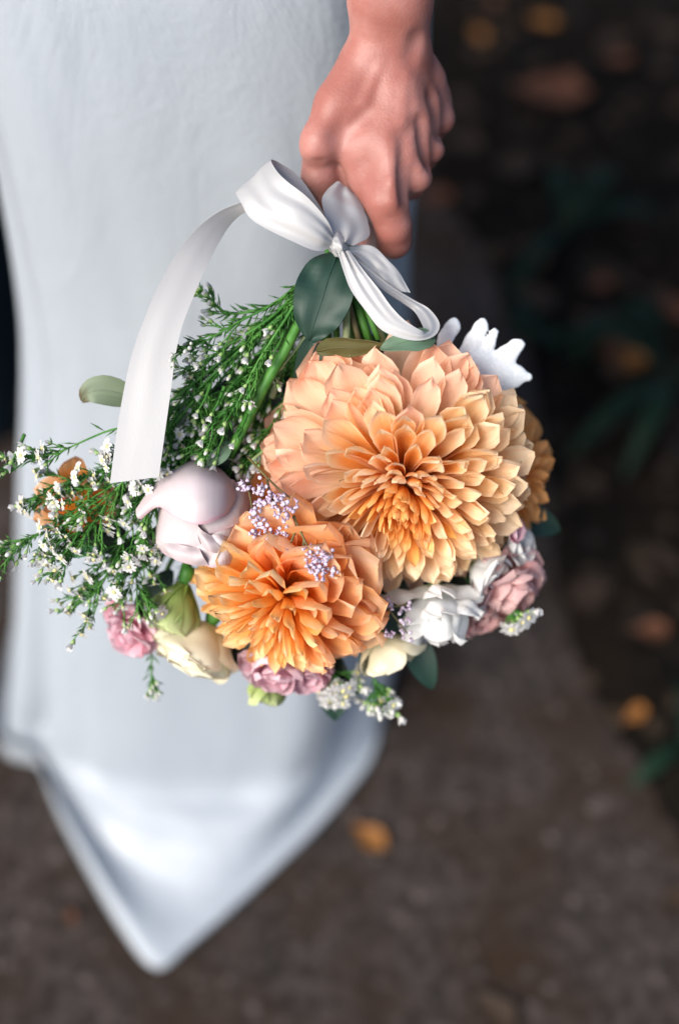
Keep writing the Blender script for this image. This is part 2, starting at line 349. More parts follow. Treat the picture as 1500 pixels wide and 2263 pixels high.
# fallen leaves, each its own thing
def fallen(px, py, size, mat, rot, curl, label, asp=.55, name='fallen_leaf'):
    vs_, uv = [], []
    nr, nc = 9, 5
    for i in range(nr):
        v = i / (nr - 1); w = math.sin(math.pi * min(1, v ** .72)) ** 1.1 * asp * (1 + .5 * noise.noise(Vector((v * 5, px, py)))) + .03
        for j in range(nc):
            u = j / (nc - 1) * 2 - 1
            x = u * w * .5; y = v - .5
            z = curl * (abs(u) ** 1.5 * .22 * w + .35 * (v - .5) ** 2) + .02 + .03 * noise.noise(Vector((x * 4, y * 4, px)))
            vs_.append((x * size, y * size, z * size)); uv.append((j / (nc - 1), v))
    me = mesh(name, vs_, grid_faces(nr, nc), mat, uv)
    g = G(px, py)
    o = ob(name, me, None, Matrix.Translation((g.x, g.y, .008)) @ Matrix.Rotation(rot, 4, 'Z'), label, 'leaf', 'fallen leaves on the ground')
    solid(o, .0006)
GD, RU, BR = M['fall_gold'], M['fall_rust'], M['fall_brown']
for a in [
    (815, 1858, .042, GD, .9, 1.0, 'golden orange fallen leaf lying alone on the path beside the dress hem'),
    (1398, 1588, .030, GD, 2.2, .8, 'small golden fallen leaf at the bed edge by the lower strap leaves'),
    (1056, 88, .040, GD, .3, 1.0, 'mustard fallen leaf closest to the forearm on the dark bed'),
    (1198, 58, .046, GD, 1.3, .8, 'mustard fallen leaf near the top edge of the photo, over the long rust leaf'),
    (1215, 218, .110, RU, 1.45, .8, 'long rust brown fallen leaf in the middle of the dark bed'),
    (1320, 755, .085, RU, .6, 1.0, 'rust orange fallen leaf beside the green strap leaves by the dusty white leaf'),
    (1388, 812, .050, GD, 2.0, .9, 'dull gold fallen leaf tucked beside the rust orange one'),
    (1468, 82, .052, BR, 1.0, 1.0, 'tan fallen leaf in the top corner of the bed'),
    (1340, 110, .050, BR, 2.6, 1.0, 'brown fallen leaf between the mustard leaf and the tan corner leaf'),
    (1180, 570, .055, RU, .2, .9, 'dim rust leaf at the path edge under the bluish strap leaf'),
    (1320, 640, .040, RU, 1.9, .9, 'small reddish leaf over the rust orange leaf'),
    (1450, 1232, .034, BR, .5, .8, 'pale brown leaf on the black soil beside the bouquet'),
    (1485, 690, .050, RU, .5, .9, 'reddish leaf cut by the frame beside the strap leaves'),
    (1020, 330, .060, BR, 1.2, .9, 'brown leaf on the bed just past the little finger'),
    (960, 450, .050, RU, 1.8, .9, 'faint rust leaf on the path just past the index finger'),
    (1080, 2240, .060, BR, .8, .7, 'brown leaf lying at the very bottom of the path'),
    (1490, 2000, .050, BR, 2.0, .7, 'dull brown leaf cut by the side of the frame low on the path'),
    (160, 2030, .018, RU, .3, .8, 'small rusty leaf on the path beside the pointed dress tip'),
]: fallen(*a)
lr = random.Random(99); k = 0
while k < 26:
    a, b = lr.uniform(940, 1500), lr.uniform(0, 1780)
    g = G(a, b)
    if on_path(g.x, g.y) or (a < 1220 and 700 < b < 1420): continue
    k += 1
    fallen(a, b, lr.uniform(.025, .060), BR if lr.random() < .92 else RU, lr.uniform(0, 6), lr.uniform(.5, 1.2), 'dim brown fallen leaf half lost in the dark bed', lr.uniform(.4, .7))
# strap-leaved plants in the bed
def strap_plant(px, py, n, ln, wd, seed, label, lean=0.0):
    r = random.Random(seed); g = G(px, py)
    root = bpy.data.objects.new('strap_leaf_plant', None); col.objects.link(root); root.location = g; root['_t'] = 1
    root['label'] = label; root['category'] = 'plant'; root['group'] = 'low plants in the bed'
    for k in range(n):
        a = lean + r.uniform(-1.5, 1.5) if lean else r.uniform(0, 6.28)
        L_ = ln * r.uniform(.7, 1.15); up = r.uniform(.5, 1.1)
        d = Vector((math.cos(a), math.sin(a), 0)); s = Vector((-d.y, d.x, 0))
        vs_, uv = [], []
        nr = 10
        for i in range(nr):
            v = i / (nr - 1)
            c = g + d * (L_ * v) * .8 + Vector((0, 0, max(.006, L_ * up * (v - 1.05 * v * v) + .008)))
            w = wd * (math.sin(math.pi * (v * .9 + .08)) ** .7)
            for u in (-1, 0, 1):
                vs_.append(c + s * (u * w * .5) + Vector((0, 0, abs(u) * w * .18))); uv.append((u * .5 + .5, v))
        o = ob('blade', mesh('blade', vs_, grid_faces(nr, 3), M['strap'], uv), root); solid(o, .0006)
    del root['_t']
strap_plant(1240, 520, 4, .16, .026, 1, 'dark green strap-leaved plant with one bluish shining blade on the bed', 0)
strap_plant(1490, 850, 5, .24, .024, 2, 'dark teal strap-leaved plant by the dull gold leaf')
strap_plant(1510, 1650, 3, .10, .018, 3, 'small green strap-leaved tuft at the bed edge near the path')
strap_plant(1140, 745, 5, .08, .020, 4, 'bright green seedling just behind the white lobed leaf')
strap_plant(1345, 720, 4, .09, .024, 5, 'mid green seedling beside the rust orange leaf')

# ------------------------------------------------------------------ implicit surfaces for bodies
def surface_nets(fv, org, h):
    s = fv < 0
    nx, ny, nz = fv.shape
    cs = np.zeros((nx - 1, ny - 1, nz - 1), dtype=np.int8)
    off = [(a, b, c) for a in (0, 1) for b in (0, 1) for c in (0, 1)]
    for a, b, c in off: cs += s[a:nx - 1 + a, b:ny - 1 + b, c:nz - 1 + c]
    idx = np.argwhere((cs > 0) & (cs < 8))
    acc = np.zeros((len(idx), 3)); cnt = np.zeros(len(idx))
    I, J, K = idx.T
    for a, b, c in off:
        for ax in range(3):
            if (a, b, c)[ax]: continue
            e = [a, b, c]; e2 = e[:]; e2[ax] = 1
            f0 = fv[I + e[0], J + e[1], K + e[2]]; f1 = fv[I + e2[0], J + e2[1], K + e2[2]]
            m = (f0 < 0) != (f1 < 0)
            t = np.where(m, f0 / np.where(m, f0 - f1, 1), 0)
            p = np.stack([np.full(len(I), e[0], float), np.full(len(I), e[1], float), np.full(len(I), e[2], float)], 1)
            p[:, ax] += t
            acc[m] += p[m]; cnt[m] += 1
    v = (idx + acc / cnt[:, None]) * h + np.array(org)
    vid = -np.ones(cs.shape, dtype=np.int64); vid[I, J, K] = np.arange(len(idx))
    faces = []
    for ax in range(3):
        sl0 = [slice(0, n) for n in fv.shape]; sl1 = sl0[:]
        sl0[ax] = slice(0, fv.shape[ax] - 1); sl1[ax] = slice(1, fv.shape[ax])
        ch = s[tuple(sl0)] != s[tuple(sl1)]
        e = np.argwhere(ch)
        o1, o2 = [(1, 2), (2, 0), (0, 1)][ax]
        e = e[(e[:, o1] > 0) & (e[:, o2] > 0) & (e[:, o1] < cs.shape[o1]) & (e[:, o2] < cs.shape[o2])]
        def at(d1, d2):
            q = e.copy(); q[:, o1] -= d1; q[:, o2] -= d2
            return vid[q[:, 0], q[:, 1], q[:, 2]]
        qd = np.stack([at(1, 1), at(0, 1), at(0, 0), at(1, 0)], 1)
        neg = s[e[:, 0], e[:, 1], e[:, 2]]
        qd[~neg] = qd[~neg][:, ::-1]
        faces.append(qd)
    return v, np.concatenate(faces)
def rcone(X, p1, r1, p2, r2):
    p1 = np.array(p1, dtype=np.float32); p2 = np.array(p2, dtype=np.float32)
    d = p2 - p1; L2 = float(d @ d)
    t = np.clip(((X[0] - p1[0]) * d[0] + (X[1] - p1[1]) * d[1] + (X[2] - p1[2]) * d[2]) / max(L2, 1e-12), 0, 1)
    return np.sqrt((X[0] - p1[0] - t * d[0]) ** 2 + (X[1] - p1[1] - t * d[1]) ** 2 + (X[2] - p1[2] - t * d[2]) ** 2) - (r1 + (r2 - r1) * t)
def smin(a, b, k):
    if a is None: return b
    h = np.clip(0.5 + 0.5 * (b - a) / k, 0, 1)
    return b + (a - b) * h - k * h * (1 - h)
def field(lo, hi, h):
    ax = [np.arange(lo[i], hi[i] + h, h, dtype=np.float32) for i in range(3)]
    return np.meshgrid(*ax, indexing='ij'), lo
def net_object(name, fv, lo, h, mat, parent=None, xf=wl, smooth_it=4, **kw):
    v, f = surface_nets(fv, lo, h)
    wv = [xf(p) for p in v]
    o = ob(name, mesh(name, wv, f.tolist(), mat), parent, **kw)
    m = o.modifiers.new('relax', 'SMOOTH'); m.factor = 0.5; m.iterations = smooth_it
    return o

# ------------------------------------------------------------------ the bride: arm and hand, one skin
mm = 0.001
def lp(px, py, w): return tuple(loc(px, py, w * mm))
HH = 0.0014
X, lo = field(lp(600, 620, -90)[:2] + (-0.092,), lp(1060, -820, 0)[:2] + (0.165,), HH) if False else (None, None)
lo = (loc(610, 0).x, loc(0, 610).y, -0.088); hi = (loc(1050, 0).x, loc(0, -760).y, 0.150)
X, lo = field(lo, hi, HH)
def chain(pts, k=2.5, cur=None):
    for (a, b) in zip(pts[:-1], pts[1:]):
        cur = smin(cur, rcone(X, lp(*a[:3]), a[3] * mm, lp(*b[:3]), b[3] * mm), k * mm)
    return cur
arm = chain([(838, 118, 2, 16), (838, 0, 20, 18), (845, -300, 60, 25), (850, -700, 112, 33)])
arm = chain([(884, 108, 4, 14.5), (886, 0, 20, 16.5), (890, -300, 58, 24), (900, -700, 108, 31)], 8, arm)
arm = chain([(905, 70, 4, 9), (895, -120, 34, 13)], 8, arm)                   # ulna ridge
palm = chain([(845, 122, 2, 16), (868, 200, 3, 15), (866, 340, 4, 13), (852, 440, 2, 12.5)], 5)      # index metacarpal
palm = chain([(872, 122, 3, 15), (900, 260, 0, 12.5), (917, 384, -6, 10.2)], 6, palm)
palm = chain([(892, 122, 0, 14), (925, 230, -9, 11.5), (947, 324, -16, 9.4)], 6, palm)
palm = chain([(905, 128, -6, 13), (938, 180, -16, 11.5), (971, 262, -27, 8.6)], 6, palm)
palm = chain([(915, 150, -18, 13), (950, 215, -30, 11.0), (968, 255, -36, 9)], 6, palm)              # heel of the hand
palm = chain([(850, 200, -14, 14), (890, 330, -20, 11)], 6, palm)
hand = smin(arm, palm, 9 * mm)
thumb = chain([(800, 150, 2, 15), (748, 232, 3, 13.5), (707, 312, 4, 10.8), (702, 328, 3, 10.2)], 5)
hand = smin(hand, thumb, 9 * mm)
web = chain([(770, 240, -2, 14), (800, 330, -2, 13), (812, 410, -5, 11)], 6)
hand = smin(hand, web, 8 * mm)
hand = smin(hand, chain([(790, 210, 0, 14), (825, 300, 2, 13)], 6), 9 * mm)
hand = smin(hand, chain([(745, 380, -14, 8), (765, 440, -22, 8)], 3), 4 * mm)
tdist = chain([(703, 345, -5, 9.6), (706, 392, -10, 10.6), (726, 440, -16, 9.0), (752, 482, -22, 7.6)], 3)
hand = smin(hand, tdist, 3.0 * mm)
index = chain([(852, 440, 2, 12.3), (866, 500, -6, 11.6), (868, 530, -14, 10.8), (834, 532, -40, 9.2), (788, 508, -52, 8.2), (760, 480, -50, 7.4)], 2)
hand = smin(hand, index, 5 * mm)
for pts in ([(917, 384, -6, 10.2), (905, 405, -42, 9.6), (850, 420, -62, 8.6), (792, 410, -60, 7.6)],
            [(947, 324, -16, 9.4), (932, 345, -52, 9.2), (876, 352, -72, 8.2), (822, 350, -64, 7.4)],
            [(971, 262, -27, 8.6), (952, 285, -56, 8.2), (900, 290, -72, 7.4), (850, 292, -66, 6.8)]):
    hand = smin(hand, chain(pts, 2), 3.2 * mm)
# tendons and veins standing a little proud of the back of the hand
def ridge(pts, k=4.0):
    global hand
    hand = smin(hand, chain(pts, 2), k * mm)
ridge([(893, 170, 14.5, 2.6), (884, 280, 14.0, 2.6), (868, 400, 13.6, 3.2), (865, 442, 11.5, 4.2)])
ridge([(905, 180, 12.5, 2.2), (916, 290, 9.5, 2.2), (922, 365, 3.0, 3.0)])
ridge([(918, 190, 8.5, 2.0), (940, 260, 1.5, 2.0), (950, 310, -6.5, 2.4)])
ridge([(908, 210, 12.5, 1.5), (928, 262, 8.0, 1.5), (945, 285, 1.0, 1.3)], 3)
ridge([(838, 150, 16.0, 1.3), (800, 230, 14.5, 1.3), (770, 265, 12.5, 1.2)], 5)
hand = -smin(-hand, chain([(893, 300, 18.0, 2.4), (896, 372, 14.5, 3.0), (898, 430, 9.5, 3.0)], 1), 9 * mm)      # hollows between the knuckles
hand = -smin(-hand, chain([(930, 270, 12.0, 2.0), (938, 335, 4.0, 2.6), (940, 372, -4.0, 2.4)], 1), 8 * mm)
hand = -smin(-hand, chain([(952, 220, 3.0, 1.6), (966, 285, -7.0, 2.4), (968, 306, -14.0, 2.2)], 1), 8 * mm)
hand = -smin(-hand, chain([(915, 120, 22.0, 3.0), (925, 90, 22.0, 3.0)], 1), 8 * mm)
hand = -smin(-hand, chain([(800, 255, 19.5, 2.5), (745, 300, 17.0, 2.5)], 1), 9 * mm)
# creases: under the thumb joint and at the web
def crease(pts, k=3.0):
    global hand
    hand = -smin(-hand, chain(pts, 1), k * mm)
crease([(672, 364, 9.5, 1.6), (705, 362, 9.0, 2.0), (742, 366, 9.0, 2.2)], 4)
crease([(745, 372, 10.0, 1.8), (742, 400, 7.0, 1.6)], 4)
crease([(838, 486, 10.5, .5), (880, 482, 9.5, .5)], 3)
person = net_object('person', hand, lo, HH, M['skin'], None, label='person in a white satin dress holding the bouquet down at her side', cat='person', smooth_it=3)

# ------------------------------------------------------------------ the dress: a closed skirt that puddles in a point
LE = [(-900, -160), (-300, -90), (0, -30), (200, 2), (300, 22), (400, 40), (550, 62), (800, 54), (1000, 46), (1300, 34), (1500, 24), (1640, 12), (1720, 20)]
RE = [(-900, 880), (-300, 950), (0, 957), (150, 950), (480, 918), (600, 909), (1000, 914), (1300, 900), (1400, 876), (1450, 856), (1530, 818), (1620, 776), (1720, 768)]
def edge_at(E, y): return float(np.interp(y, [a for a, b in E], [b for a, b in E]))
FRONT = [(0.03, .505), (0.10, .520), (0.2, .555), (0.3, .590), (0.45, .635), (0.6, .675), (0.72, .702), (0.82, .730), (0.95, .80), (1.10, .87), (1.16, .90)]
NA = 128
def ring_at(z):
    yf = float(np.interp(z, [a for a, b in FRONT], [b for a, b in FRONT])); b = 0.17
    yc = yf + b
    px, py, d = to_px(Vector((0, yc, z)))
    xl = (edge_at(LE, py) - 750) / FPX * d; xr = (edge_at(RE, py) - 750) / FPX * d
    return xl, xr, yf, b
dv, duv = [], []
ZS = [1.16, 1.1, 1.02, .95, .9, .86, .82, .78, .74, .7, .66, .62, .58, .54, .5, .46, .42, .38, .34, .30, .26, .22, .18, .15, .12, .09, .065]
hem_px = [(14, 1560), (2, 1600), (0, 1650), (30, 1688), (92, 1706), (128, 1800), (188, 1920), (262, 2050), (345, 2150), (425, 2095), (525, 2010), (605, 1935), (692, 1850), (770, 1760), (818, 1694), (824, 1650)]
hem = [G(a, b) for a, b in hem_px]
def fold(a, z):
    """soft drapery: a function of the angle round the skirt and the height"""
    low = max(0, 1 - z / .75)
    f = 0.016 * low * math.exp(-((a - 3.60 + .10 * z) / .10) ** 2)
    f -= 0.030 * low * math.exp(-((a - 3.84 + .12 * z) / .075) ** 2)
    f -= 0.040 * low ** .7 * math.exp(-((a - 5.62 - .15 * z) / .42) ** 2)
    f += 0.010 * low * math.exp(-((a - 5.02 - .2 * z) / .14) ** 2)
    f += 0.010 * noise.noise(Vector((math.cos(a) * 2.4, math.sin(a) * 2.4, z * 3)))
    f += 0.0030 * noise.noise(Vector((math.cos(a) * 7.0 + z * 5, math.sin(a) * 7.0, z * 7 + 4)))
    # fine pulled creases at thigh height
    u = (a - 4.2) * 6 + z * 9
    f += 0.0016 * math.sin(u * 4 + 2 * noise.noise(Vector((a * 2, z * 6, 1)))) * math.exp(-((z - .72) / .12) ** 2) * max(0, noise.noise(Vector((a * 3, z * 5, 7))) + .1)
    return f
for z in ZS:
    xl, xr, yf, b = ring_at(z)
    cx, ax = (xl + xr) / 2, (xr - xl) / 2; cy = yf + b
    for k in range(NA):
        a = 2 * math.pi * k / NA
        ca, sa = math.cos(a), math.sin(a)
        e = 0.70
        x = math.copysign(abs(ca) ** e, ca); y = math.copysign(abs(sa) ** e, sa)
        r = 1 + fold(a, z) / .2
        dv.append(Vector((cx + ax * x * (1 + (r - 1) * .6), cy + b * y * r, z)))
# skirt spreads over the ground: rings blend from the last upright ring to the hem outline
last = dv[-NA:]
def hem_at(a):
    # a in pi..2pi is the front half (left -> front -> right), the rest a plain back curve
    if a >= math.pi - 1e-6:
        t = (a - math.pi) / math.pi
        return cr(hem, t)
    t = a / math.pi
    A, B = hem[-1], hem[0]; c = (A + B) / 2
    return Vector((c.x + (A.x - B.x) / 2 * math.cos(a) * 1.0, c.y + .36 * math.sin(a), 0)) + (A - B) * 0
HEMS = ((.05, .058), (.10, .052), (.17, .049), (.24, .045), (.30, .037), (.37, .026), (.46, .018), (.56, .014), (.66, .014), (.73, .018), (.79, .026), (.85, .032), (.90, .033), (.95, .029), (.98, .019), (1.0, .008))
for s, hz in HEMS:
    for k in range(NA):
        a = 2 * math.pi * k / NA
        h_ = hem_at(a); p = last[k]
        left = 1 / (1 + math.exp((a - 4.55) / .10)) if a > math.pi * .9 else 0.0
        q = Vector((p.x + (h_.x - p.x) * s, p.y + (h_.y - p.y) * s, 0))
        zz = hz
        if s > .6: zz = .012 + (hz - .012) * (.12 + 1.25 * left)
        if s < .5: zz = hz + .010 * noise.noise(Vector((a * 2, s * 3, 2)))
        zz += .020 * left * s * (1 - s) * 2 + .003 * noise.noise(q * 14)
        if s == 1.0: zz = .008
        q.z = max(zz, .008)
        dv.append(q)
nring = len(ZS) + len(HEMS)
faces = grid_faces(nring, NA, True)
faces = [f[::-1] for f in faces]
faces.append(tuple(range(NA)))
dress = ob('dress', mesh('dress', dv, faces, M['dress']), person, label='white satin skirt reaching the ground in a soft point')
solid(dress, .0012, -1.0); dress.modifiers.remove(dress.modifiers['crisp_rim'])
ss = dress.modifiers.new('smooth', 'SUBSURF'); ss.levels = 1; ss.render_levels = 2

# ------------------------------------------------------------------ the second person: dark trousers behind the dress
HT = 0.012
Y_, tlo = field((-.68, .82, .02), (-.20, 1.30, 1.10), HT)
X = Y_
tr = None
for yy, xx in ((1.02, -.45), (1.17, -.47)):
    t_ = smin(rcone(X, (xx, yy, .02), .092, (xx, yy, .50), .095), rcone(X, (xx, yy, .50), .095, (-.45, (yy + 1.095) / 2, .92), .125), .03)
    tr = t_ if tr is None else smin(tr, t_, .03)
tr = smin(tr, rcone(X, (-.45, 1.06, .92), .125, (-.45, 1.13, .98), .135), .04)
man = net_object('person', tr, tlo, HT, M['trousers'], None, lambda p: Vector(p), 3, label='person in dark navy trousers standing behind the white dress', cat='person')
for yy, xx in ((1.02, -.45), (1.17, -.47)):
    X, slo = field((xx - .14, yy - .07, .0), (xx + .28, yy + .07, .14), .008)
    sh = smin(rcone(X, (xx - .06, yy, .045), .04, (xx + .06, yy, .045), .046), rcone(X, (xx + .06, yy, .042), .045, (xx + .20, yy, .03), .032), .03)
    sh = smin(sh, rcone(X, (xx - .03, yy, .06), .04, (xx, yy, .10), .045), .03)
    sh = np.maximum(sh, .006 - X[2])
    net_object('shoe', sh, slo, .008, M['shoe'], man, lambda p: Vector(p), 3)

# ------------------------------------------------------------------ the bouquet
bq = bpy.data.objects.new('bouquet', None); col.objects.link(bq)
bq.location = P(745, 540, 0); bq['_t'] = 1
bq['label'] = 'bridal bouquet of peach dahlias and a blush rose tied with white satin ribbon'; bq['category'] = 'bouquet'
MI = Matrix.Translation(-bq.location)
FIST = [(905, 215, -46), (830, 330, -34), (765, 440, -16)]      # the bundle runs up through the closed hand
def stem_path(end, j=0.0, r=rng, mid=None):
    jx, jw = r.uniform(-1, 1), r.uniform(-1, 1)
    s = 26
    pts = [P(FIST[0][0] + jx * s, FIST[0][1] + jw * s * .5, (FIST[0][2] + jw * 7) * mm), P(FIST[1][0] + jx * s, FIST[1][1], (FIST[1][2] + jw * 7) * mm),
           P(FIST[2][0] + jx * s * .9, FIST[2][1], (FIST[2][2] + jw * 7) * mm), P(748 + jx * s * .9, 545, (2 + jw * 8) * mm)]
    if mid: pts += [P(a, b, c * mm) for a, b, c in mid]
    return pts + [end]
def petal_mesh(name, mat, W, th0, th1, bow, tip, wave=0.0, seed=0, nr=12, nc=7, point=1.0, neck=0.35, peak=0.58):
    """a unit-long petal along +Y, cupped towards +Z"""
    r = random.Random(seed); o1 = Vector((r.uniform(0, 50), r.uniform(0, 50), 0))
    vs_, uv = [], []
    for i in range(nr):
        v = i / (nr - 1)
        if v < peak: w = W * (neck + (1 - neck) * math.sin(math.pi / 2 * v / peak))
        else:
            q = (v - peak) / (1 - peak)
            w = W * ((1 - point) * math.sqrt(max(0, 1 - q ** 2.4)) + point * (1 - q ** 1.55) ** .95)
        w = max(w, 0.008)
        th = R_(th0 + (th1 - th0) * v)
        yc = v; zc = -bow * 4 * v * (1 - v) + tip * max(0, v - .55) ** 2 * 4
        for j in range(nc):
            u = j / (nc - 1) * 2 - 1
            a = u * th
            x = w / th * math.sin(a); z = w / th * (1 - math.cos(a))
            nz = wave * noise.noise(Vector((u * 1.3, v * 2.6, 0)) + o1) * (v ** 1.3)
            nz2 = wave * .5 * noise.noise(Vector((u * 3.5, v * 3, 5)) + o1) * abs(u) * v
            yy = yc + .04 * wave * noise.noise(Vector((u * 2, 1, 9)) + o1)
            vs_.append((x, yy, zc + z + nz + nz2)); uv.append((j / (nc - 1), v))
    return mesh(name, vs_, grid_faces(nr, nc), mat, uv)
def axis_frame(axis, roll=0.0):
    z = Vector(axis).normalized()
    x = Vector((0, 1, 0)).cross(z)
    if x.length < .1: x = Vector((1, 0, 0)).cross(z)
    x.normalize(); y = z.cross(x)
    return Matrix(((x.x, y.x, z.x), (x.y, y.y, z.y), (x.z, y.z, z.z))) @ Matrix.Rotation(roll, 3, 'Z')
def petal_matrix(cen, A, az, theta, r0, L_, side=0.0, twist=0.0, wscale=1.0):
    """cen: bouquet-frame point, A: flower frame; theta from the flower axis"""
    d = Vector((math.sin(theta) * math.cos(az), math.sin(theta) * math.sin(az), math.cos(theta)))
    t = Vector((-math.sin(az), math.cos(az), 0))
    inn = t.cross(d) * -1                      # towards the axis
    if inn.dot(Vector((0, 0, 1))) < 0 and theta < 1.2: inn = -inn
    inn = d.cross(t); 
    if inn.z < 0: inn = -inn
    x = d.cross(inn)
    B = Matrix(((x.x, d.x, inn.x), (x.y, d.y, inn.y), (x.z, d.z, inn.z)))
    B = B @ Matrix.Rotation(twist, 3, 'Y') @ Matrix.Rotation(side, 3, 'Z')
    m = (M3 @ A @ B).to_4x4()
    m.translation = wl(Vector(cen) + A @ (d * r0))
    return m @ Matrix.Diagonal((L_ * wscale, L_, L_, 1))
def dahlia(label, cpos, axis, R, n, mats, seed, style, stem_mid=None, name='dahlia'):
    r = random.Random(seed)
    cen = loc(*cpos[:2], cpos[2] * mm); A = axis_frame(axis, r.uniform(0, 6))
    end = wl(cen + A @ Vector((0, 0, .002))); back = wl(cen + A @ Vector((0, 0, -.02))); 
    pts = stem_path(back, mid=stem_mid, r=r)
    v, f = tube_data(pts + [wl(cen + A @ Vector((0, 0, -.006))), end, wl(cen + A @ Vector((0, 0, .010)))], [.0024] * (len(pts)) + [.007, .011, .006], 9, 0, 26)
    core = ob(name, mesh(name, v, f, [M['stem'], mats[0]], [(.5, .15)] * len(v), mi=[1 if k >= 22 * 9 else 0 for k in range(len(f))]), bq, label=label)
    NS = 7
    lib = {}
    for s in range(NS):
        t = (s + .5) / NS
        for q in range(4):
            W = style['w'](t)
            for mk in range(3): lib[s, q, mk] = petal_mesh('petal', mats[mk], W * (1 + .12 * (q - 1.5) / 1.5), style['th'](t)[0], style['th'](t)[1], style['bow'](t) * (1 + .3 * (q % 2)), style['tip'](t) * (.5 + .5 * q), style['wave'](t), seed * 50 + s * 7 + q, point=style.get('point', .9) - .12 * q, peak=style.get('peak', .7), neck=.30)
    GA = math.pi * (3 - math.sqrt(5))
    for i in range(n):
        t = (i + .5) / n
        az = i * GA + r.uniform(-.06, .06)
        theta = style['theta'](t) + r.uniform(-1, 1) * style.get('dth', .05) * (.4 + t)
        L_ = R * style['len'](t) * r.uniform(.94, 1.06)
        # direction of the petal in the picture: lets the flower be fuller on one side
        dv_ = A @ Vector((math.cos(az), math.sin(az), 0))
        if 'lop' in style: L_ *= style['lop'](dv_, t)
        r0 = R * (.06 + .14 * t)
        s = min(NS - 1, int(t * NS)); q = r.randrange(4)
        m = petal_matrix(cen, A, az, theta, r0, L_, r.uniform(-.17, .17) * (.4 + t), r.uniform(-.35, .35) * t, style['ws'](dv_, t) if 'ws' in style else 1.0)
        mk = style['pick'](dv_, t + r.uniform(-.2, .2) * min(1, t * 2))
        ob('petal', lib[s, q, mk], core, m)
    return core
def lerp(a, b, t): return a + (b - a) * t
BIG = dict(w=lambda t: lerp(.095, .205, t ** .85), th=lambda t: (lerp(150, 95, t ** .6), lerp(100, 40, t ** .5)), bow=lambda t: lerp(.03, .08, t),
           tip=lambda t: lerp(.08, -.06, t), wave=lambda t: .03 + .09 * t, theta=lambda t: R_(lerp(2, 106, t ** .74)), len=lambda t: lerp(.42, .90, t ** .80), dth=.10,
           lop=lambda d, t: 1 + .08 * t * (-.6 * d.x + .8 * d.y), ws=lambda d, t: 1 + .45 * max(0, t - .35) * max(0, -.75 * d.x + .65 * d.y), pick=lambda d, t: 0 if t < .20 else (1 if t < .74 + .34 * d.x - .04 * d.y else 2), point=.50, peak=.80)
dahlia('large peach dahlia with a tight orange heart, the biggest bloom', (888, 1064, -6), (-.05, -.58, .81), .0785, 300, [M['d_in'], M['d_mid'], M['d_out']], 11, BIG, [(800, 700, -10), (850, 860, -30)])
ORA = dict(w=lambda t: lerp(.125, .32, t), th=lambda t: (lerp(130, 85, t), lerp(95, 36, t)), bow=lambda t: lerp(.02, .10, t),
           tip=lambda t: lerp(.02, -.10, t), wave=lambda t: .06 + .15 * t, theta=lambda t: R_(lerp(4, 104, t ** .66)), len=lambda t: lerp(.46, .90, t ** .6), dth=.15,
           lop=lambda d, t: 1 + .12 * t * (d.x * .5 + d.y * .7), ws=lambda d, t: 1 + 1.0 * max(0, t - .2) * max(-.5, d.x * .9 + d.y * .6), pick=lambda d, t: 0 if t < .30 else (1 if t < .66 - .42 * d.x - .15 * d.y else 2), point=.5, peak=.74)
dahlia('amber orange dahlia facing down below the big peach one', (630, 1314, -8), (-.34, -.70, .60), .0590, 130, [M['o_in'], M['o_in'], M['o_out']], 23, ORA, [(720, 700, -18), (690, 1000, -45)])
dahlia('rust orange dahlia tucked behind the big peach one', (1080, 1050, -40), (.62, -.05, .62), .049, 110, [M['o_back'], M['o_back'], M['o_back']], 31, ORA, [(820, 700, -25), (960, 900, -60)])
dahlia('small orange dahlia half hidden under the lilac sprig', (628, 1130, -30), (-.35, .05, .9), .036, 70, [M['o_out'], M['o_out'], M['o_back']], 37, ORA, [(720, 740, -25)])

# ------------------------------------------------------------------ blush rose: broad petals laid over a bud
def bulb(name, cpos, axis, rx, rz, mat, label, stem_mid=None, seed=1):
    r = random.Random(seed)
    cen = loc(*cpos[:2], cpos[2] * mm); a = Vector(axis).normalized()
    prof = [(-1.0, .10), (-.92, .38), (-.7, .70), (-.4, .92), (0, 1.0), (.4, .90), (.7, .68), (.92, .35), (1.0, .06)]
    pts = stem_path(wl(cen - a * (rz * 1.15)), mid=stem_mid, r=r)
    v1, f1 = tube_data(pts + [wl(cen + a * (rz * q)) for q, _ in prof], [.0022] * len(pts) + [rx * k for _, k in prof], 14, 0, 44)
    # colour along the part: stem green, bud petal
    mi = []
    cut = int(44 * (len(pts) - .5) / (len(pts) + len(prof) - 1))
    for i in range(43):
        mi += [0 if i < cut else 1] * 14
    mi += [0, 1]
    return ob(name, mesh(name, v1, f1, [M['stem'], mat], [(.5, .5)] * len(v1), mi=mi), bq, label=label)
rose = bulb('rose', (447, 1135, -4), (-.15, -.9, .25), .0200, .026, M['rose'], 'pale blush rose with one big hooded petal beside the ribbon tail', [(600, 800, -10), (480, 990, -24)], 3)
RP = M['rose']
patch('petal', [[(301, 1126, 8), (338, 1072, 6), (372, 1040, 2), (430, 1017, -4), (482, 1035, -4), (508, 1058, -2)],
                [(301, 1135, 10), (348, 1090, 16), (385, 1062, 22), (436, 1048, 26), (490, 1062, 20), (516, 1082, 8)],
                [(302, 1138, 11), (352, 1104, 18), (390, 1098, 30), (440, 1100, 35), (492, 1096, 26), (520, 1098, 10)],
                [(304, 1143, 11), (350, 1115, 17), (388, 1128, 31), (438, 1140, 37), (490, 1126, 28), (517, 1112, 12)],
                [(311, 1147, 10), (349, 1120, 16), (386, 1143, 31), (440, 1159, 38), (488, 1144, 29), (514, 1121, 11)]], RP, rose, 24, 30, .0006, .0016, 55, label='hooded outer petal')
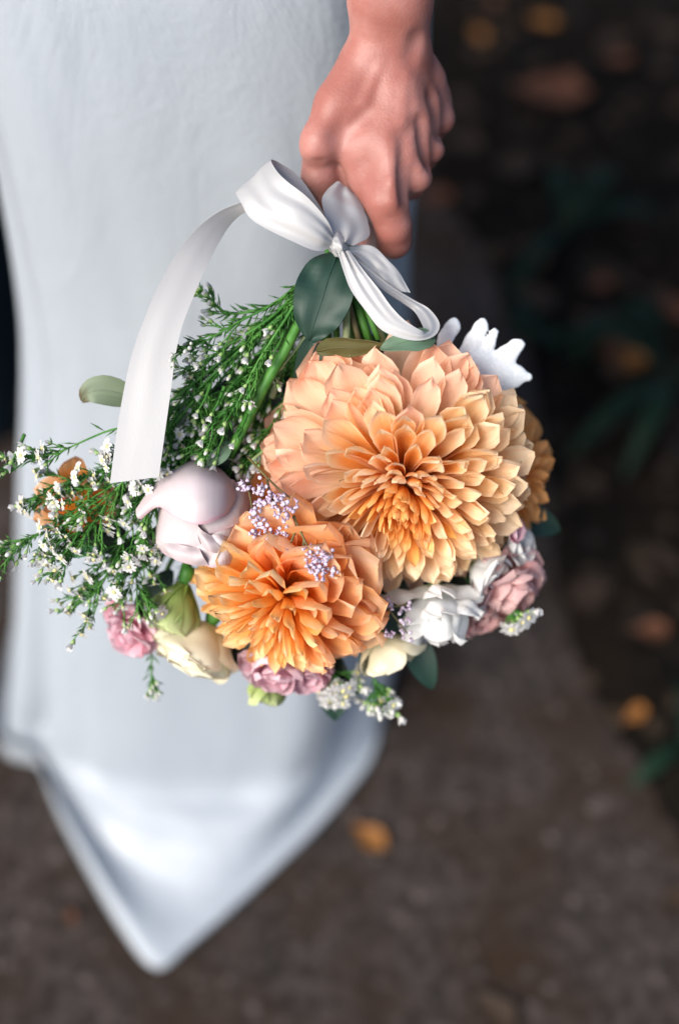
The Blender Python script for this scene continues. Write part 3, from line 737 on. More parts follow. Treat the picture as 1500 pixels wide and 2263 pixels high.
patch('petal', [[(352, 1108, -6), (366, 1112, 12), (400, 1130, 20), (440, 1140, 23)],
                [(348, 1150, -4), (362, 1160, 14), (402, 1168, 23), (438, 1170, 24)],
                [(342, 1190, -4), (356, 1200, 12), (405, 1205, 20), (443, 1200, 22)],
                [(348, 1204, -6), (366, 1226, 8), (420, 1243, 15), (478, 1250, 15)]], RP, rose, 20, 20, .0006, .0030, 80)
patch('petal', [[(430, 1130, 18), (500, 1062, 2), (530, 1076, -6), (553, 1108, -14)],
                [(434, 1160, 20), (490, 1130, 19), (530, 1130, 8), (556, 1130, -12)],
                [(440, 1190, 20), (490, 1180, 21), (530, 1178, 10), (552, 1165, -10)],
                [(446, 1200, 18), (495, 1226, 17), (526, 1222, 8), (540, 1200, -10)]], RP, rose, 20, 20, .0006, .0022, 70)
patch('petal', [[(425, 1196, 20), (460, 1200, 23), (500, 1190, 20), (530, 1200, 8)],
                [(418, 1215, 20), (462, 1222, 24), (506, 1220, 20), (538, 1220, 6)],
                [(436, 1240, 16), (470, 1254, 19), (510, 1246, 15), (534, 1240, 4)]], RP, rose, 18, 18, .0006, .0050, 100)
patch('petal', [[(455, 1186, 22), (478, 1182, 25), (510, 1192, 19)], [(470, 1204, 24), (492, 1200, 26), (518, 1212, 18)], [(490, 1216, 20), (505, 1218, 20), (524, 1226, 14)]], RP, rose, 10, 10, .0009, .0015, 90)

patch('petal', [[(348, 1185, 4), (372, 1196, 16), (410, 1206, 22), (440, 1210, 23)], [(346, 1200, 6), (374, 1216, 20), (412, 1226, 25), (448, 1228, 25)], [(356, 1214, 2), (384, 1234, 17), (424, 1248, 21), (462, 1250, 20)]], RP, rose, 16, 20, .0005, .0045, 110)
patch('petal', [[(430, 1150, 20), (446, 1172, 26), (470, 1186, 25)], [(436, 1176, 24), (452, 1196, 29), (482, 1204, 26)], [(446, 1206, 22), (468, 1220, 25), (500, 1224, 21)]], RP, rose, 14, 14, .0005, .003, 110)
patch('petal', [[(498, 1190, 20), (520, 1196, 14), (546, 1180, 0)], [(508, 1216, 20), (530, 1220, 13), (552, 1206, -2)], [(516, 1240, 14), (538, 1240, 8), (556, 1226, -6)]], RP, rose, 14, 14, .0005, .003, 110)
patch('petal', [[(520, 1066, 0), (516, 1100, 8), (500, 1128, 18), (452, 1146, 24)], [(538, 1078, -4), (534, 1110, 9), (512, 1144, 20), (456, 1166, 26)], [(550, 1098, -10), (546, 1128, 6), (520, 1160, 18), (462, 1180, 24)]], RP, rose, 16, 20, .0005, .0015, 90)
# ------------------------------------------------------------------ generic cupped blossoms round the lower rim
def blossom(name, label, cpos, axis, R, layers, mat, seed, wave=.3, W=.55, point=.2, stem_mid=None, bow=.10, stemm=None):
    r = random.Random(seed)
    cen = loc(*cpos[:2], cpos[2] * mm); A = axis_frame(axis, r.uniform(0, 6))
    pts = stem_path(wl(cen + A @ Vector((0, 0, -R * .7))), mid=stem_mid, r=r)
    v, f = tube_data(pts + [wl(cen + A @ Vector((0, 0, -R * .2))), wl(cen + A @ Vector((0, 0, R * .1)))], [.0016] * len(pts) + [R * .16, R * .08], 8, 0, 24)
    core = ob(name, mesh(name, v, f, stemm or M['stem']), bq, label=label)
    lib = [petal_mesh('petal', mat, W * (1 + .1 * q), 70, 42, bow, -.12 * (q - 1), wave, seed * 9 + q, point=point, nr=15, nc=13, peak=.66, neck=.3) for q in range(4)]
    for li, (n, th, L_) in enumerate(layers):
        for k in range(n):
            az = 2 * math.pi * (k + .5 * (li % 2) + r.uniform(-.15, .15)) / n
            ob('petal', lib[r.randrange(4)], core, petal_matrix(cen, A, az, R_(th + r.uniform(-6, 6)), R * .06, R * L_ * r.uniform(.92, 1.08), r.uniform(-.1, .1), r.uniform(-.2, .2)))
    return core
CUP = [(3, 14, .80), (4, 30, .95), (5, 48, 1.05), (5, 66, 1.0)]
OPEN = [(3, 25, .6), (5, 55, .9), (6, 80, 1.0)]
CARN = [(4, 10, .7), (6, 26, .9), (8, 46, 1.0), (8, 70, 1.05)]
TIGHT = [(3, 8, .85), (4, 18, 1.0), (4, 28, 1.08)]
blossom('lisianthus', 'pale green half-open lisianthus under the blush rose', (408, 1282, -26), (-.30, -.95, .02), .030, [(3, 6, .9), (4, 14, 1.0), (4, 24, 1.05)], M['green_cup'], 41, .12, .50, .1, [(620, 900, -25)])
blossom('rose', 'cream rose hanging at the lower rim beside the green bloom', (468, 1372, -38), (-.42, -.9, .02), .036, [(3, 8, .8), (4, 20, .95), (4, 34, 1.0), (4, 50, .98)], M['cream'], 42, .12, .60, .05, [(640, 900, -35)])
blossom('stock', 'pink stock blossom at the outer lower rim beside the cream rose', (298, 1388, -42), (-.5, -.5, .6), .018, OPEN, M['pink'], 43, .28, .55, .05, [(600, 900, -30), (400, 1200, -45)])
blossom('stock', 'pale pink stock blossom over the cream petals, highest of the pinks', (268, 1352, -46), (-.6, 0, .6), .012, OPEN, M['pink'], 44, .28, .55, .05, [(600, 900, -30), (390, 1180, -48)])
blossom('stock', 'pink stock blossom below the amber dahlia', (610, 1455, -40), (-.1, -.7, .6), .022, CARN, M['pink'], 45, .3, .5, .05, [(660, 900, -40)])
blossom('stock', 'lilac pink blossom between amber dahlia and white florets', (680, 1472, -42), (.1, -.7, .6), .016, CUP, M['pink'], 46, .25, .55, .05, [(680, 900, -40)])
blossom('lisianthus', 'green lisianthus bud hanging lowest under the pink stock', (594, 1480, -48), (-.12, -.98, -.05), .020, TIGHT, M['green_cup'], 47, .15, .5, .35, [(660, 900, -40)])
blossom('lisianthus', 'creamy green lisianthus at the lower rim under the purple sprig', (840, 1395, -38), (.35, -.9, .05), .026, [(3, 10, .8), (4, 26, 1.0), (4, 44, 1.0)], M['cream'], 48, .2, .58, .1, [(760, 900, -45)])
blossom('alstroemeria', 'white alstroemeria hanging below the big dahlia', (962, 1290, -30), (.10, -.95, .12), .033, [(3, 10, 1.0), (5, 28, 1.12), (6, 48, 1.08), (5, 66, .95)], M['white'], 49, .34, .32, .3, [(820, 900, -45)])
blossom('alstroemeria', 'smaller white alstroemeria beside the dusky pink bloom', (1040, 1240, -30), (.75, -.6, .2), .021, [(3, 16, 1.0), (5, 42, 1.1)], M['white'], 50, .26, .5, .25, [(840, 900, -45)])
blossom('carnation', 'dusky pink carnation at the outer rim past the white alstroemeria', (1092, 1272, -50), (.5, -.5, .5), .028, CARN, M['rosy'], 51, .34, .46, .05, [(860, 900, -55)])
blossom('carnation', 'dusky pink carnation behind the white alstroemeria', (1050, 1330, -52), (.25, -.7, .5), .020, CARN, M['rosy'], 52, .34, .46, .05, [(850, 900, -55)])
blossom('alstroemeria', 'lavender tinted blossom under the rust dahlia', (1125, 1208, -36), (.6, .1, .6), .013, [(3, 20, 1.0), (4, 45, 1.1)], M['white'], 53, .3, .6, .2, [(860, 900, -50)])
blossom('rose_bud', 'coral bud between the big dahlia and the lavender blossom', (1118, 1168, -22), (.6, -.1, .6), .010, TIGHT, M['pink'], 54, .1, .6, .2, [(860, 900, -50)])
blossom('alstroemeria', 'golden orange alstroemeria behind the white asters', (178, 1115, -22), (-.3, .2, .9), .027, [(3, 40, 1.0), (3, 70, 1.05), (3, 80, .9)], M['o_out'], 55, .3, .40, .5, [(620, 760, -14), (400, 960, -22)])
blossom('rose', 'white petal of a bloom tucked behind the big dahlia', (640, 935, -30), (-.6, .3, .6), .017, [(3, 40, 1.1), (3, 70, 1.1)], M['rose'], 56, .1, .55, .1, [(740, 760, -20)])

# ------------------------------------------------------------------ leaves
def leaf(name, label, spine, width, mat, cup=.25, nr=13, nc=7, side=None, wavef=.0, point=.9, sd=0):
    """leaf along a spine of (px, py, w mm); width in mm; folded along the midrib"""
    pts = [P(a, b, c * mm) for a, b, c in spine]
    vs_, uv = [], []
    sv = M3 @ Vector(side) if side else None
    for i in range(nr):
        v = i / (nr - 1); c = cr(pts, v); t = (cr(pts, min(1, v + .02)) - cr(pts, max(0, v - .02))).normalized()
        s = t.cross(-F) if sv is None else (sv - t * sv.dot(t))
        s.normalize(); n = s.cross(t)
        w = width * mm * .5 * (math.sin(math.pi * min(1, (v * .96 + .02) ** .85)) ** .75)
        for j in range(nc):
            u = j / (nc - 1) * 2 - 1
            wv = wavef * mm * noise.noise(Vector((u * 1.5, v * 5, sd))) * abs(u)
            vs_.append(c + s * (u * w) + n * (abs(u) * w * cup + wv)); uv.append((j / (nc - 1), v))
    o = ob(name, mesh(name, vs_, grid_faces(nr, nc), mat, uv), bq, label=label); solid(o, .0005)
    rib, rf = tube_data([cr(pts, k / 8) + (M3 @ Vector((0, 0, 1))) * .0004 for k in range(9)], [.0006 - .00005 * k for k in range(9)], 5)
    ob('midrib', mesh('midrib', rib, rf, mat, [(.5, .3)] * len(rib)), o)
    return o
leaf('leaf', 'broad dark green leaf hanging below the ribbon knot', [(748, 556, 16), (730, 600, 21), (712, 660, 22), (694, 715, 18), (684, 752, 12)], 33, M['leaf_dark'], .10, wavef=6.0, nr=21, nc=11)
leaf('leaf', 'narrow dark green leaf under the broad one', [(690, 740, 8), (686, 780, 6), (672, 850, -4), (660, 900, -14)], 15, M['leaf_dark'], .3)
leaf('leaf', 'grey green leaf draped over the top of the big dahlia', [(960, 748, 24), (925, 752, 29), (885, 758, 31), (840, 772, 30)], 15, M['leaf_grey'], .35, side=(0, .9, -.4), wavef=3.5, sd=3)
leaf('leaf', 'olive backed leaf edge over the top of the big dahlia', [(700, 776, 16), (740, 768, 24), (800, 768, 28), (870, 764, 27)], 13, M['leaf_olive'], .2, side=(0, .75, .65), wavef=3.0, sd=5)
leaf('leaf', 'pale grey green leaf with a brown tip beside the ribbon tail', [(300, 888, -2), (270, 872, 2), (225, 862, 5), (196, 868, 5), (181, 886, 2)], 17, M['leaf_pale'], .35, wavef=2.0)
leaf('leaf', 'small pale leaf above the blush rose', [(506, 975, 0), (492, 1000, 6), (470, 1018, 7), (452, 1030, 4)], 9, M['leaf_grey'], .3)
leaf('leaf', 'short dark leaf poking from the white asters', [(222, 1222, 4), (200, 1216, 6), (180, 1222, 7), (160, 1232, 6)], 6, M['leaf_mid'], .3)
rr = random.Random(77)
for k, (a, b, c, d, L_) in enumerate([(690, 760, -26, 1.9, 40), (650, 820, -30, 2.2, 46), (600, 860, -30, 2.4, 46), (560, 900, -34, 2.6, 44), (640, 930, -36, 2.0, 44), (560, 980, -34, 2.3, 44),
                                      (500, 900, -28, 2.9, 40), (480, 980, -30, 2.7, 42), (430, 1000, -28, 3.0, 40), (600, 1040, -40, 2.0, 40), (340, 1080, -30, 2.8, 40), (360, 1180, -34, 2.5, 40),
                                      (380, 1260, -40, 2.2, 36), (720, 830, -34, 1.6, 40), (820, 740, -24, 1.2, 34), (760, 760, -24, 1.5, 36), (900, 1380, -52, 1.2, 40), (1000, 1260, -55, .8, 40),
                                      (560, 1330, -52, 1.9, 44), (470, 860, -20, 2.3, 50), (520, 830, -22, 2.1, 52), (560, 790, -22, 2.0, 52), (600, 760, -20, 1.9, 52), (640, 800, -22, 1.8, 50), (450, 930, -20, 2.4, 46), (540, 930, -22, 2.1, 46), (400, 900, -22, 2.6, 40), (850, 1300, -36, 1.2, 34), (815, 1240, -30, 1.15, 36), (870, 1270, -34, 1.5, 34), (790, 1290, -34, .9, 34), (800, 1330, -40, 1.0, 36), (730, 1440, -56, 1.5, 40), (280, 1180, -26, 3.0, 30), (1110, 1120, -60, .4, 36)]):
    dx, dy = math.cos(d), math.sin(d); s = L_ / .2624
    leaf('leaf', 'dark filler leaf deep inside the bouquet', [(a, b, c), (a + dx * s * .35, b + dy * s * .35, c + 3), (a + dx * s * .7, b + dy * s * .7, c + 1), (a + dx * s, b + dy * s, c - 5)], rr.uniform(15, 22), M['leaf_dark'], .25, nr=9, nc=5, wavef=1.5, sd=k)
# white felted leaf with finger lobes
X, dlo = field((loc(960, 0, 0).x, loc(0, 900, 0).y, -.034), (loc(1200, 0, 0).x, loc(0, 680, 0).y, .012), .0011)
fz = [X[0], X[1], (X[2] + .012) * 2.6 - .012 * 2.6]            # flattened depth
Xs = X
def lob(pts):
    c = None
    for a, b in zip(pts[:-1], pts[1:]):
        pa = loc(a[0], a[1], -.012); pb = loc(b[0], b[1], -.012)
        c = smin(c, rcone(X, (pa.x, pa.y, (a[2] if len(a) > 3 else 0) * mm), a[-1] * mm, (pb.x, pb.y, (b[2] if len(b) > 3 else 0) * mm), b[-1] * mm), 2 * mm)
    return c
bend = (X[0] - loc(1080, 0, 0).x) ** 2 * 1.6 - (X[1] - loc(0, 800, 0).y) * .12
X = [Xs[0], Xs[1], (Xs[2] + .012 + bend) * 2.4]
mil = None
for pts in ([(1010, 830, 10), (1060, 812, 10), (1110, 830, 9)], [(975, 770, 4), (985, 745, 4.6), (1000, 722, 4.6), (1003, 708, 2.0)], [(1020, 800, 5), (1044, 755, 5.0), (1062, 722, 4.2), (1066, 712, 2.4)],
            [(1060, 800, 5), (1080, 760, 3.6), (1092, 734, 2.6)], [(1080, 815, 8), (1120, 785, 6), (1140, 765, 4.4), (1150, 760, 2.8)], [(1100, 840, 8), (1140, 828, 6), (1168, 832, 2.8)], [(1050, 860, 6), (1100, 850, 6), (1140, 842, 4)],
            [(960, 790, 5), (1010, 800, 7)]):
    mil = smin(mil, lob(pts), 1.6 * mm)
M['felt'] = noisy('white_felt', (0.68, 0.72, 0.74), (0.76, 0.79, 0.80), 500, 0.95, 0.35, 0.0008, spec=0.1)
net_object('felted_leaf', mil, dlo, .0011, M['felt'], bq, smooth_it=3, label='white felted leaf with finger-like lobes beside the big dahlia')

# ------------------------------------------------------------------ plain stems below the knot
sr = random.Random(5)
for k, (ex, ey, ew, rad, mt) in enumerate([(640, 760, 2, 2.2, 'stem'), (766, 760, 6, 2.2, 'stem_pale'), (797, 765, 4, 1.8, 'stem_brown'), (815, 755, 0, 2.6, 'stem'), (780, 770, -4, 2.2, 'stem'), (836, 750, 2, 1.8, 'stem'),
                                       (745, 780, -6, 2.0, 'stem'), (720, 800, -8, 2.2, 'stem'), (700, 820, -12, 2.4, 'stem'), (850, 760, -8, 2.0, 'stem_pale'), (660, 840, -8, 2.0, 'stem'), (600, 880, -14, 2.0, 'stem_pale')]):
    tube('stem', stem_path(P(ex, ey, ew * mm), mid=[((748 + ex) / 2 + sr.uniform(-8, 8), 650, ew * .8 + 4)], r=sr), [rad * mm] * 6, M[mt], bq, 8, 18)
tube('stem', stem_path(P(505, 1010, -2 * mm), mid=[(690, 640, 8), (640, 755, 10), (580, 860, 6)], r=sr), [.0024] * 5 + [.0030, .0032, .0030], M['stem'], bq, 10, 26, label='thick bright green stem running down to the blush rose')
tube('stem', [P(690, 720, 2 * mm), P(655, 770, 4 * mm), P(600, 838, 3 * mm)], [.0008, .0009, .0006], M['stem_pale'], bq, 6, 10)
tube('stem', [P(660, 940, -10 * mm), P(610, 975, -6 * mm), P(555, 1018, -4 * mm)], [.0010, .0010, .0008], M['stem_pale'], bq, 6, 10)

# ------------------------------------------------------------------ white aster sprays
def floret_mesh(kind, seed):
    r = random.Random(seed); vs_, fs, mi, uv = [], [], [], []
    def add(v, f, m, u):
        b = len(vs_); vs_.extend(v); uv.extend(u); fs.extend([tuple(b + k for k in q) for q in f]); mi.extend([m] * len(f))
    # calyx
    prof = [(0, .0006), (.0010, .0011), (.0022, .0013), (.0030, .0011)]
    v, f = tube_data([Vector((0, 0, z)) for z, _ in prof], [q for _, q in prof], 6)
    add(v, f, 2, [(.5, .5)] * len(v))
    if kind == 'bud':
        prof = [(.0024, .0012), (.0034, .0014), (.0046, .0011), (.0054, .0004)]
        v, f = tube_data([Vector((0, 0, z)) for z, _ in prof], [q for _, q in prof], 6); add(v, f, 0, [(.5, .3)] * len(v))
    else:
        n = 10 if kind == 'open' else 8
        th = R_(68) if kind == 'open' else R_(26)
        L_ = .0052 if kind == 'open' else .0044
        for k in range(n):
            a = 2 * math.pi * k / n + r.uniform(-.12, .12); t_ = th + r.uniform(-.14, .14); l = L_ * r.uniform(.85, 1.1)
            d = Vector((math.sin(t_) * math.cos(a), math.sin(t_) * math.sin(a), math.cos(t_))); s = Vector((-math.sin(a), math.cos(a), 0)); up = s.cross(d)
            b = Vector((0, 0, .0026)) + d * .0005
            w = .0011
            pts = []
            for q, wq in ((0, .4), (.45, 1.0), (.85, .9), (1.0, .3)):
                c = b + d * (l * q) + Vector((0, 0, -.0012 * q * q if kind == 'open' else 0))
                pts += [c - s * (w * wq), c + s * (w * wq)]
            add(pts, [(0, 1, 3, 2), (2, 3, 5, 4), (4, 5, 7, 6)], 0, [(0, q) for q in (0, 0, .45, .45, .85, .85, 1, 1)])
        if kind == 'open':
            v, f = tube_data([Vector((0, 0, z)) for z in (.0026, .0034, .0040)], [.0014, .0013, .0006], 7); add(v, f, 1, [(.5, .5)] * len(v))
    return mesh('floret', vs_, fs, [M['floret_white'], M['floret_eye'], M['calyx']], uv, mi=mi)
FL = {k: [floret_mesh(k, 10 * i + q) for q in range(4)] for i, k in enumerate(('open', 'half', 'bud'))}
def spray(label, pts, seed, n=14, f0=.35, blen=(14, 34), mix=(.45, .3), needles=60, spread=1.0, name='aster_spray', scale=1.0, jit=1.0, down=0.0):
    r = random.Random(seed)
    W_ = [P(a, b, c * mm) for a, b, c in pts]
    vs_, fs = tube_data(W_, [.0011 - .0007 * k / (len(W_) - 1) for k in range(len(W_))], 6, 0, 24)
    nv, nf, tips = [], [], []
    def needle(p, d, l):
        d = d.normalized(); s = d.cross(-F)
        if s.length < .05: s = d.cross(RV)
        s.normalize(); n_ = s.cross(d); b = len(nv); w = .00042 * r.uniform(.8, 1.5)
        bend = n_ * r.uniform(-.12, .2) * l
        q = p + d * l * .5 + bend
        nv.extend([p, q + s * w, q + n_ * w, q - s * w, q - n_ * w, p + d * l + bend * .6])
        for k in range(4): nf.append((b, b + 1 + k, b + 1 + (k + 1) % 4)); nf.append((b + 5, b + 1 + (k + 1) % 4, b + 1 + k))
    def rnd(t, a):
        v = Vector((r.gauss(0, 1), r.gauss(0, 1), r.gauss(0, .55)))
        v = M3 @ v; v = (v - t * v.dot(t))
        if v.length < 1e-4: v = U.copy()
        return (t * math.cos(a) + v.normalized() * math.sin(a)).normalized()
    for k in range(needles):
        f = r.uniform(.10, 1); p = cr(W_, f); t = (cr(W_, min(1, f + .02)) - cr(W_, max(0, f - .02))).normalized()
        needle(p, rnd(t, r.uniform(.3, .9)), r.uniform(4, 12) * mm)
    def branch(p, t, l, depth):
        d = rnd(t, r.uniform(.4, .85) * spread); m = 4; pp = [p]
        dd = d.copy()
        for q in range(m):
            dd = (dd + t * .18 + M3 @ Vector((r.gauss(0, .10), r.gauss(0, .10) - down, r.gauss(0, .08)))).normalized()
            pp.append(pp[-1] + dd * (l / m))
        v, f = tube_data(pp, [.0006, .0005, .00045, .0004, .00035], 5, len(vs_)); vs_.extend(v); fs.extend(f)
        for q in range(int(l / mm / 2.2)):
            x = r.uniform(.05, 1); needle(cr(pp, x), rnd(dd, r.uniform(.35, .9)), r.uniform(2.5, 7) * mm)
        tips.append((pp[-1], (pp[-1] - pp[-2]).normalized()))
        if depth:
            for q in range(r.choice((1, 2, 2))): branch(cr(pp, r.uniform(.3, .85)), dd, l * r.uniform(.4, .6), depth - 1)
    for k in range(n):
        f = f0 + (1 - f0) * (k + r.random()) / n
        p = cr(W_, f); t = (cr(W_, min(1, f + .02)) - cr(W_, max(0, f - .02))).normalized()
        branch(p, t, r.uniform(*blen) * mm * (1.15 - .5 * f), 1)
    tips.append((W_[-1], (W_[-1] - W_[-2]).normalized()))
    o = ob(name, mesh(name, vs_, fs, M['stem']), bq, label=label, kind='stuff')
    del o['kind']
    if nv: ob('needle_leaves', mesh('needle_leaves', nv, nf, M['needle']), o, kind='stuff')
    for p, d in tips:
        x = r.random(); k = 'open' if x < mix[0] else ('half' if x < mix[0] + mix[1] else 'bud')
        d = (d + M3 @ Vector((0, 0, .35 if k == 'open' else .1))).normalized()
        m = d.to_track_quat('Z', 'Y').to_matrix().to_4x4() @ Matrix.Rotation(r.uniform(0, 6), 4, 'Z'); m.translation = p
        ob('floret', FL[k][r.randrange(4)], o, m @ Matrix.Scale(r.uniform(.70, 1.05) * scale, 4))
    return o
spray('aster spray reaching farthest out with a lone white floret over the dark trousers', [(690, 620, 4), (520, 770, 4), (330, 920, 4), (230, 955, 6), (120, 1002, 8), (42, 1018, 10)], 1, 9, .70, (12, 22), (.3, .3), 50)
spray('aster spray whose end leaves the frame over the dress', [(680, 640, 0), (480, 820, -2), (330, 1010, -2), (190, 1110, 2), (90, 1180, 4), (4, 1215, 4)], 2, 16, .52, (16, 32), (.45, .25), 60, down=.06)
spray('aster spray drooping beside the pink stock', [(680, 650, -4), (470, 860, -8), (340, 1050, -6), (280, 1180, -4), (235, 1270, -6), (200, 1325, -8)], 3, 18, .5, (16, 32), (.45, .25), 60)
spray('aster spray hanging over the green lisianthus', [(685, 650, -2), (490, 880, -4), (370, 1060, -2), (318, 1190, 0), (300, 1270, -6), (318, 1330, -10)], 4, 18, .45, (16, 30), (.4, .25), 60)
spray('dense aster spray in front of the golden alstroemeria', [(690, 640, 4), (480, 830, 2), (330, 1000, 2), (250, 1090, 4), (200, 1170, 4), (150, 1225, 2)], 5, 22, .5, (18, 36), (.55, .25), 70)
spray('aster spray beside the cut end of the ribbon tail', [(690, 640, 8), (500, 800, 4), (370, 930, 0), (280, 1010, 0), (190, 1050, 0), (100, 1080, 0)], 6, 22, .5, (16, 34), (.55, .25), 70)
spray('aster spray with green buds along the ribbon tail', [(695, 600, 6), (600, 700, 8), (480, 780, 6), (430, 840, 4), (400, 900, 2), (370, 960, 2)], 7, 14, .35, (16, 30), (.05, .35), 110)
spray('feathery aster spray over the thick stem', [(700, 590, 12), (640, 690, 14), (570, 800, 12), (520, 900, 10), (480, 960, 6), (440, 1005, 4)], 8, 14, .35, (16, 34), (.05, .45), 120)
spray('wispy aster spray ending over the ribbon tail', [(695, 590, 8), (620, 660, 10), (520, 715, 10), (450, 755, 12), (390, 780, 26)], 9, 7, .45, (12, 24), (.0, .15), 90)
spray('leafy aster spray with two upright tips above the ribbon tail', [(690, 600, 2), (620, 665, 2), (540, 690, 2), (495, 690, 2), (470, 665, 2), (445, 640, 2)], 10, 6, .5, (8, 14), (.0, .0), 60)
spray('aster spray in the green depth above the blush rose', [(690, 640, -8), (600, 760, -10), (500, 880, -12), (430, 960, -10), (360, 1030, -8), (310, 1090, -6)], 11, 20, .35, (18, 34), (.2, .3), 110)
spray('aster spray between blush rose and ribbon end', [(690, 660, -6), (540, 850, -8), (430, 980, -4), (380, 1040, 0), (330, 1110, 2), (310, 1180, 2)], 12, 18, .5, (14, 28), (.35, .35), 80)
spray('white aster tuft hanging lowest below the amber dahlia', [(720, 700, -30), (700, 1100, -60), (720, 1400, -50), (722, 1450, -46), (738, 1500, -44)], 13, 20, .84, (12, 26), (.7, .2), 10, 1.2, scale=1.3)
spray('green budded aster tip at the bottom of the bouquet', [(730, 700, -30), (740, 1100, -62), (790, 1400, -52), (815, 1470, -46), (838, 1535, -44)], 14, 12, .88, (10, 20), (.15, .2), 30, 1.2, scale=1.3)
spray('white aster tuft under the dusky pink carnation', [(800, 700, -30), (900, 1100, -62), (1040, 1290, -44), (1095, 1325, -38), (1130, 1350, -36)], 15, 10, .93, (9, 18), (.75, .15), 6, 1.3, scale=1.25)
spray('short green tip below the pink stock', [(640, 800, -30), (430, 1200, -52), (345, 1400, -46), (335, 1460, -44), (334, 1520, -44)], 16, 7, .88, (6, 9), (0, 0), 40, .8, scale=.9)
spray('aster tips along the white felted leaf side of the stems', [(720, 600, 4), (690, 700, -4), (640, 850, -12), (590, 960, -12), (540, 1030, -10)], 17, 12, .35, (14, 26), (.05, .3), 90)
spray('feathery spray close to the broad dark leaf', [(705, 580, 8), (660, 660, 8), (610, 740, 4), (560, 830, 0), (530, 900, -4)], 31, 14, .25, (14, 30), (.0, .15), 130)
spray('feathery spray under the wispy one', [(700, 585, 4), (640, 670, 4), (560, 740, 2), (490, 800, 0), (430, 860, -2)], 32, 14, .25, (14, 30), (.0, .2), 130)
spray('feathery spray deep behind the thick stem', [(705, 600, -6), (670, 700, -10), (620, 800, -14), (570, 900, -16), (520, 980, -16)], 33, 18, .25, (16, 34), (.05, .2), 140)
spray('feathery spray between thick stem and ribbon tail', [(700, 600, 0), (620, 720, -4), (540, 830, -6), (470, 910, -6), (410, 980, -6)], 34, 18, .3, (16, 34), (.05, .3), 140)
for k, (a, b, w) in enumerate([(603, 788, 16), (520, 975, 16), (470, 915, 13), (440, 908, 12), (500, 935, 12), (28, 1020, 13)]):
    sp = spray('single white aster on a short stalk', [(a + 26, b - 60, w - 6), (a + 14, b - 30, w - 2), (a, b - 4, w)], 60 + k, 0, .5, (5, 6), (.0, 1.0), 8, scale=1.15, name='aster')

# ------------------------------------------------------------------ lilac statice
def statice(label, stems, clusters, seed):
    r = random.Random(seed)
    v, f = [], []
    for pts in stems:
        a, b = tube_data([P(x, y, w * mm) for x, y, w in pts], [.0008 - .0001 * k for k in range(len(pts))], 5, len(v), 12); v += a; f += b
    o = ob('statice_sprig', mesh('statice_sprig', v, f, M['stem_brown']), bq, label=label)
    for (x, y, w, n, s) in clusters:
        cv, cf, mi = [], [], []
        for k in range(n):
            p = P(x + r.gauss(0, s), y + r.gauss(0, s), (w + r.gauss(0, s * .10)) * mm)
            d = (M3 @ Vector((r.gauss(0, .5), r.gauss(-.6, .4), r.uniform(.2, 1)))).normalized()
            l = r.uniform(2.2, 3.8) * mm
            for pr, mt in (([(0, .0003), (.45, .0006), (.8, .0008)], 0), ([(.8, .0008), (.97, .0014), (1.0, .0005)], 1)):
                a, b = tube_data([p + d * (l * q) for q, _ in pr], [q for _, q in pr], 5, len(cv)); cv += a; cf += b; mi += [mt] * len(b)
        ob('floret_cluster', mesh('floret_cluster', cv, cf, [M['lilac'], M['lilac_pale']], [(.5, .6)] * len(cv), mi=mi), o, kind='stuff')
M['lilac_pale'] = leafy('floret_lilac_pale', [(0.0, (0.62, 0.52, 0.66)), (1.0, (0.72, 0.65, 0.76))], 0.3, 0.6, 0, None, 0.1, 0)
statice('lilac statice sprig lying between blush rose and big dahlia', [[(548, 1010, 4), (575, 1040, 18), (610, 1075, 26), (640, 1100, 32)], [(560, 1050, 14), (548, 1070, 22), (555, 1110, 26), (560, 1160, 28)], [(590, 1060, 22), (600, 1100, 28), (620, 1130, 30)], [(650, 1140, 28), (655, 1165, 32), (642, 1200, 34)]],
        [(535, 1062, 24, 9, 7), (548, 1078, 26, 9, 8), (568, 1076, 28, 9, 8), (584, 1088, 29, 8, 7), (562, 1106, 29, 10, 8), (565, 1128, 30, 9, 7), (572, 1148, 30, 9, 8), (562, 1168, 30, 8, 7), (588, 1162, 31, 9, 7), (592, 1112, 31, 10, 9), (612, 1092, 32, 10, 9), (624, 1110, 33, 12, 9), (642, 1118, 33, 10, 8), (630, 1136, 33, 8, 6), (606, 1182, 33, 12, 9), (624, 1172, 33, 8, 7), (634, 1208, 34, 7, 6)], 1)
statice('lilac statice tuft resting on the amber dahlia', [[(648, 1142, 28), (662, 1170, 34), (678, 1205, 38), (700, 1235, 40)], [(672, 1190, 36), (670, 1210, 38), (668, 1216, 38)]],
        [(692, 1226, 40, 10, 8), (708, 1222, 41, 10, 8), (704, 1242, 42, 12, 9), (716, 1238, 41, 9, 8), (708, 1264, 41, 9, 7), (690, 1250, 40, 8, 7), (738, 1256, 38, 9, 7), (728, 1218, 38, 6, 6)], 2)
statice('lilac statice tips hanging beside the white alstroemeria', [[(800, 1290, -4), (830, 1325, 0), (860, 1350, -4), (900, 1400, -8)], [(850, 1340, -2), (880, 1340, -6), (902, 1334, -8)]],
        [(822, 1326, 2, 7, 8), (846, 1334, 2, 8, 8), (862, 1336, 0, 7, 7), (900, 1338, -6, 6, 7), (890, 1364, -6, 6, 7), (864, 1392, -6, 7, 8), (900, 1400, -8, 6, 7)], 3)

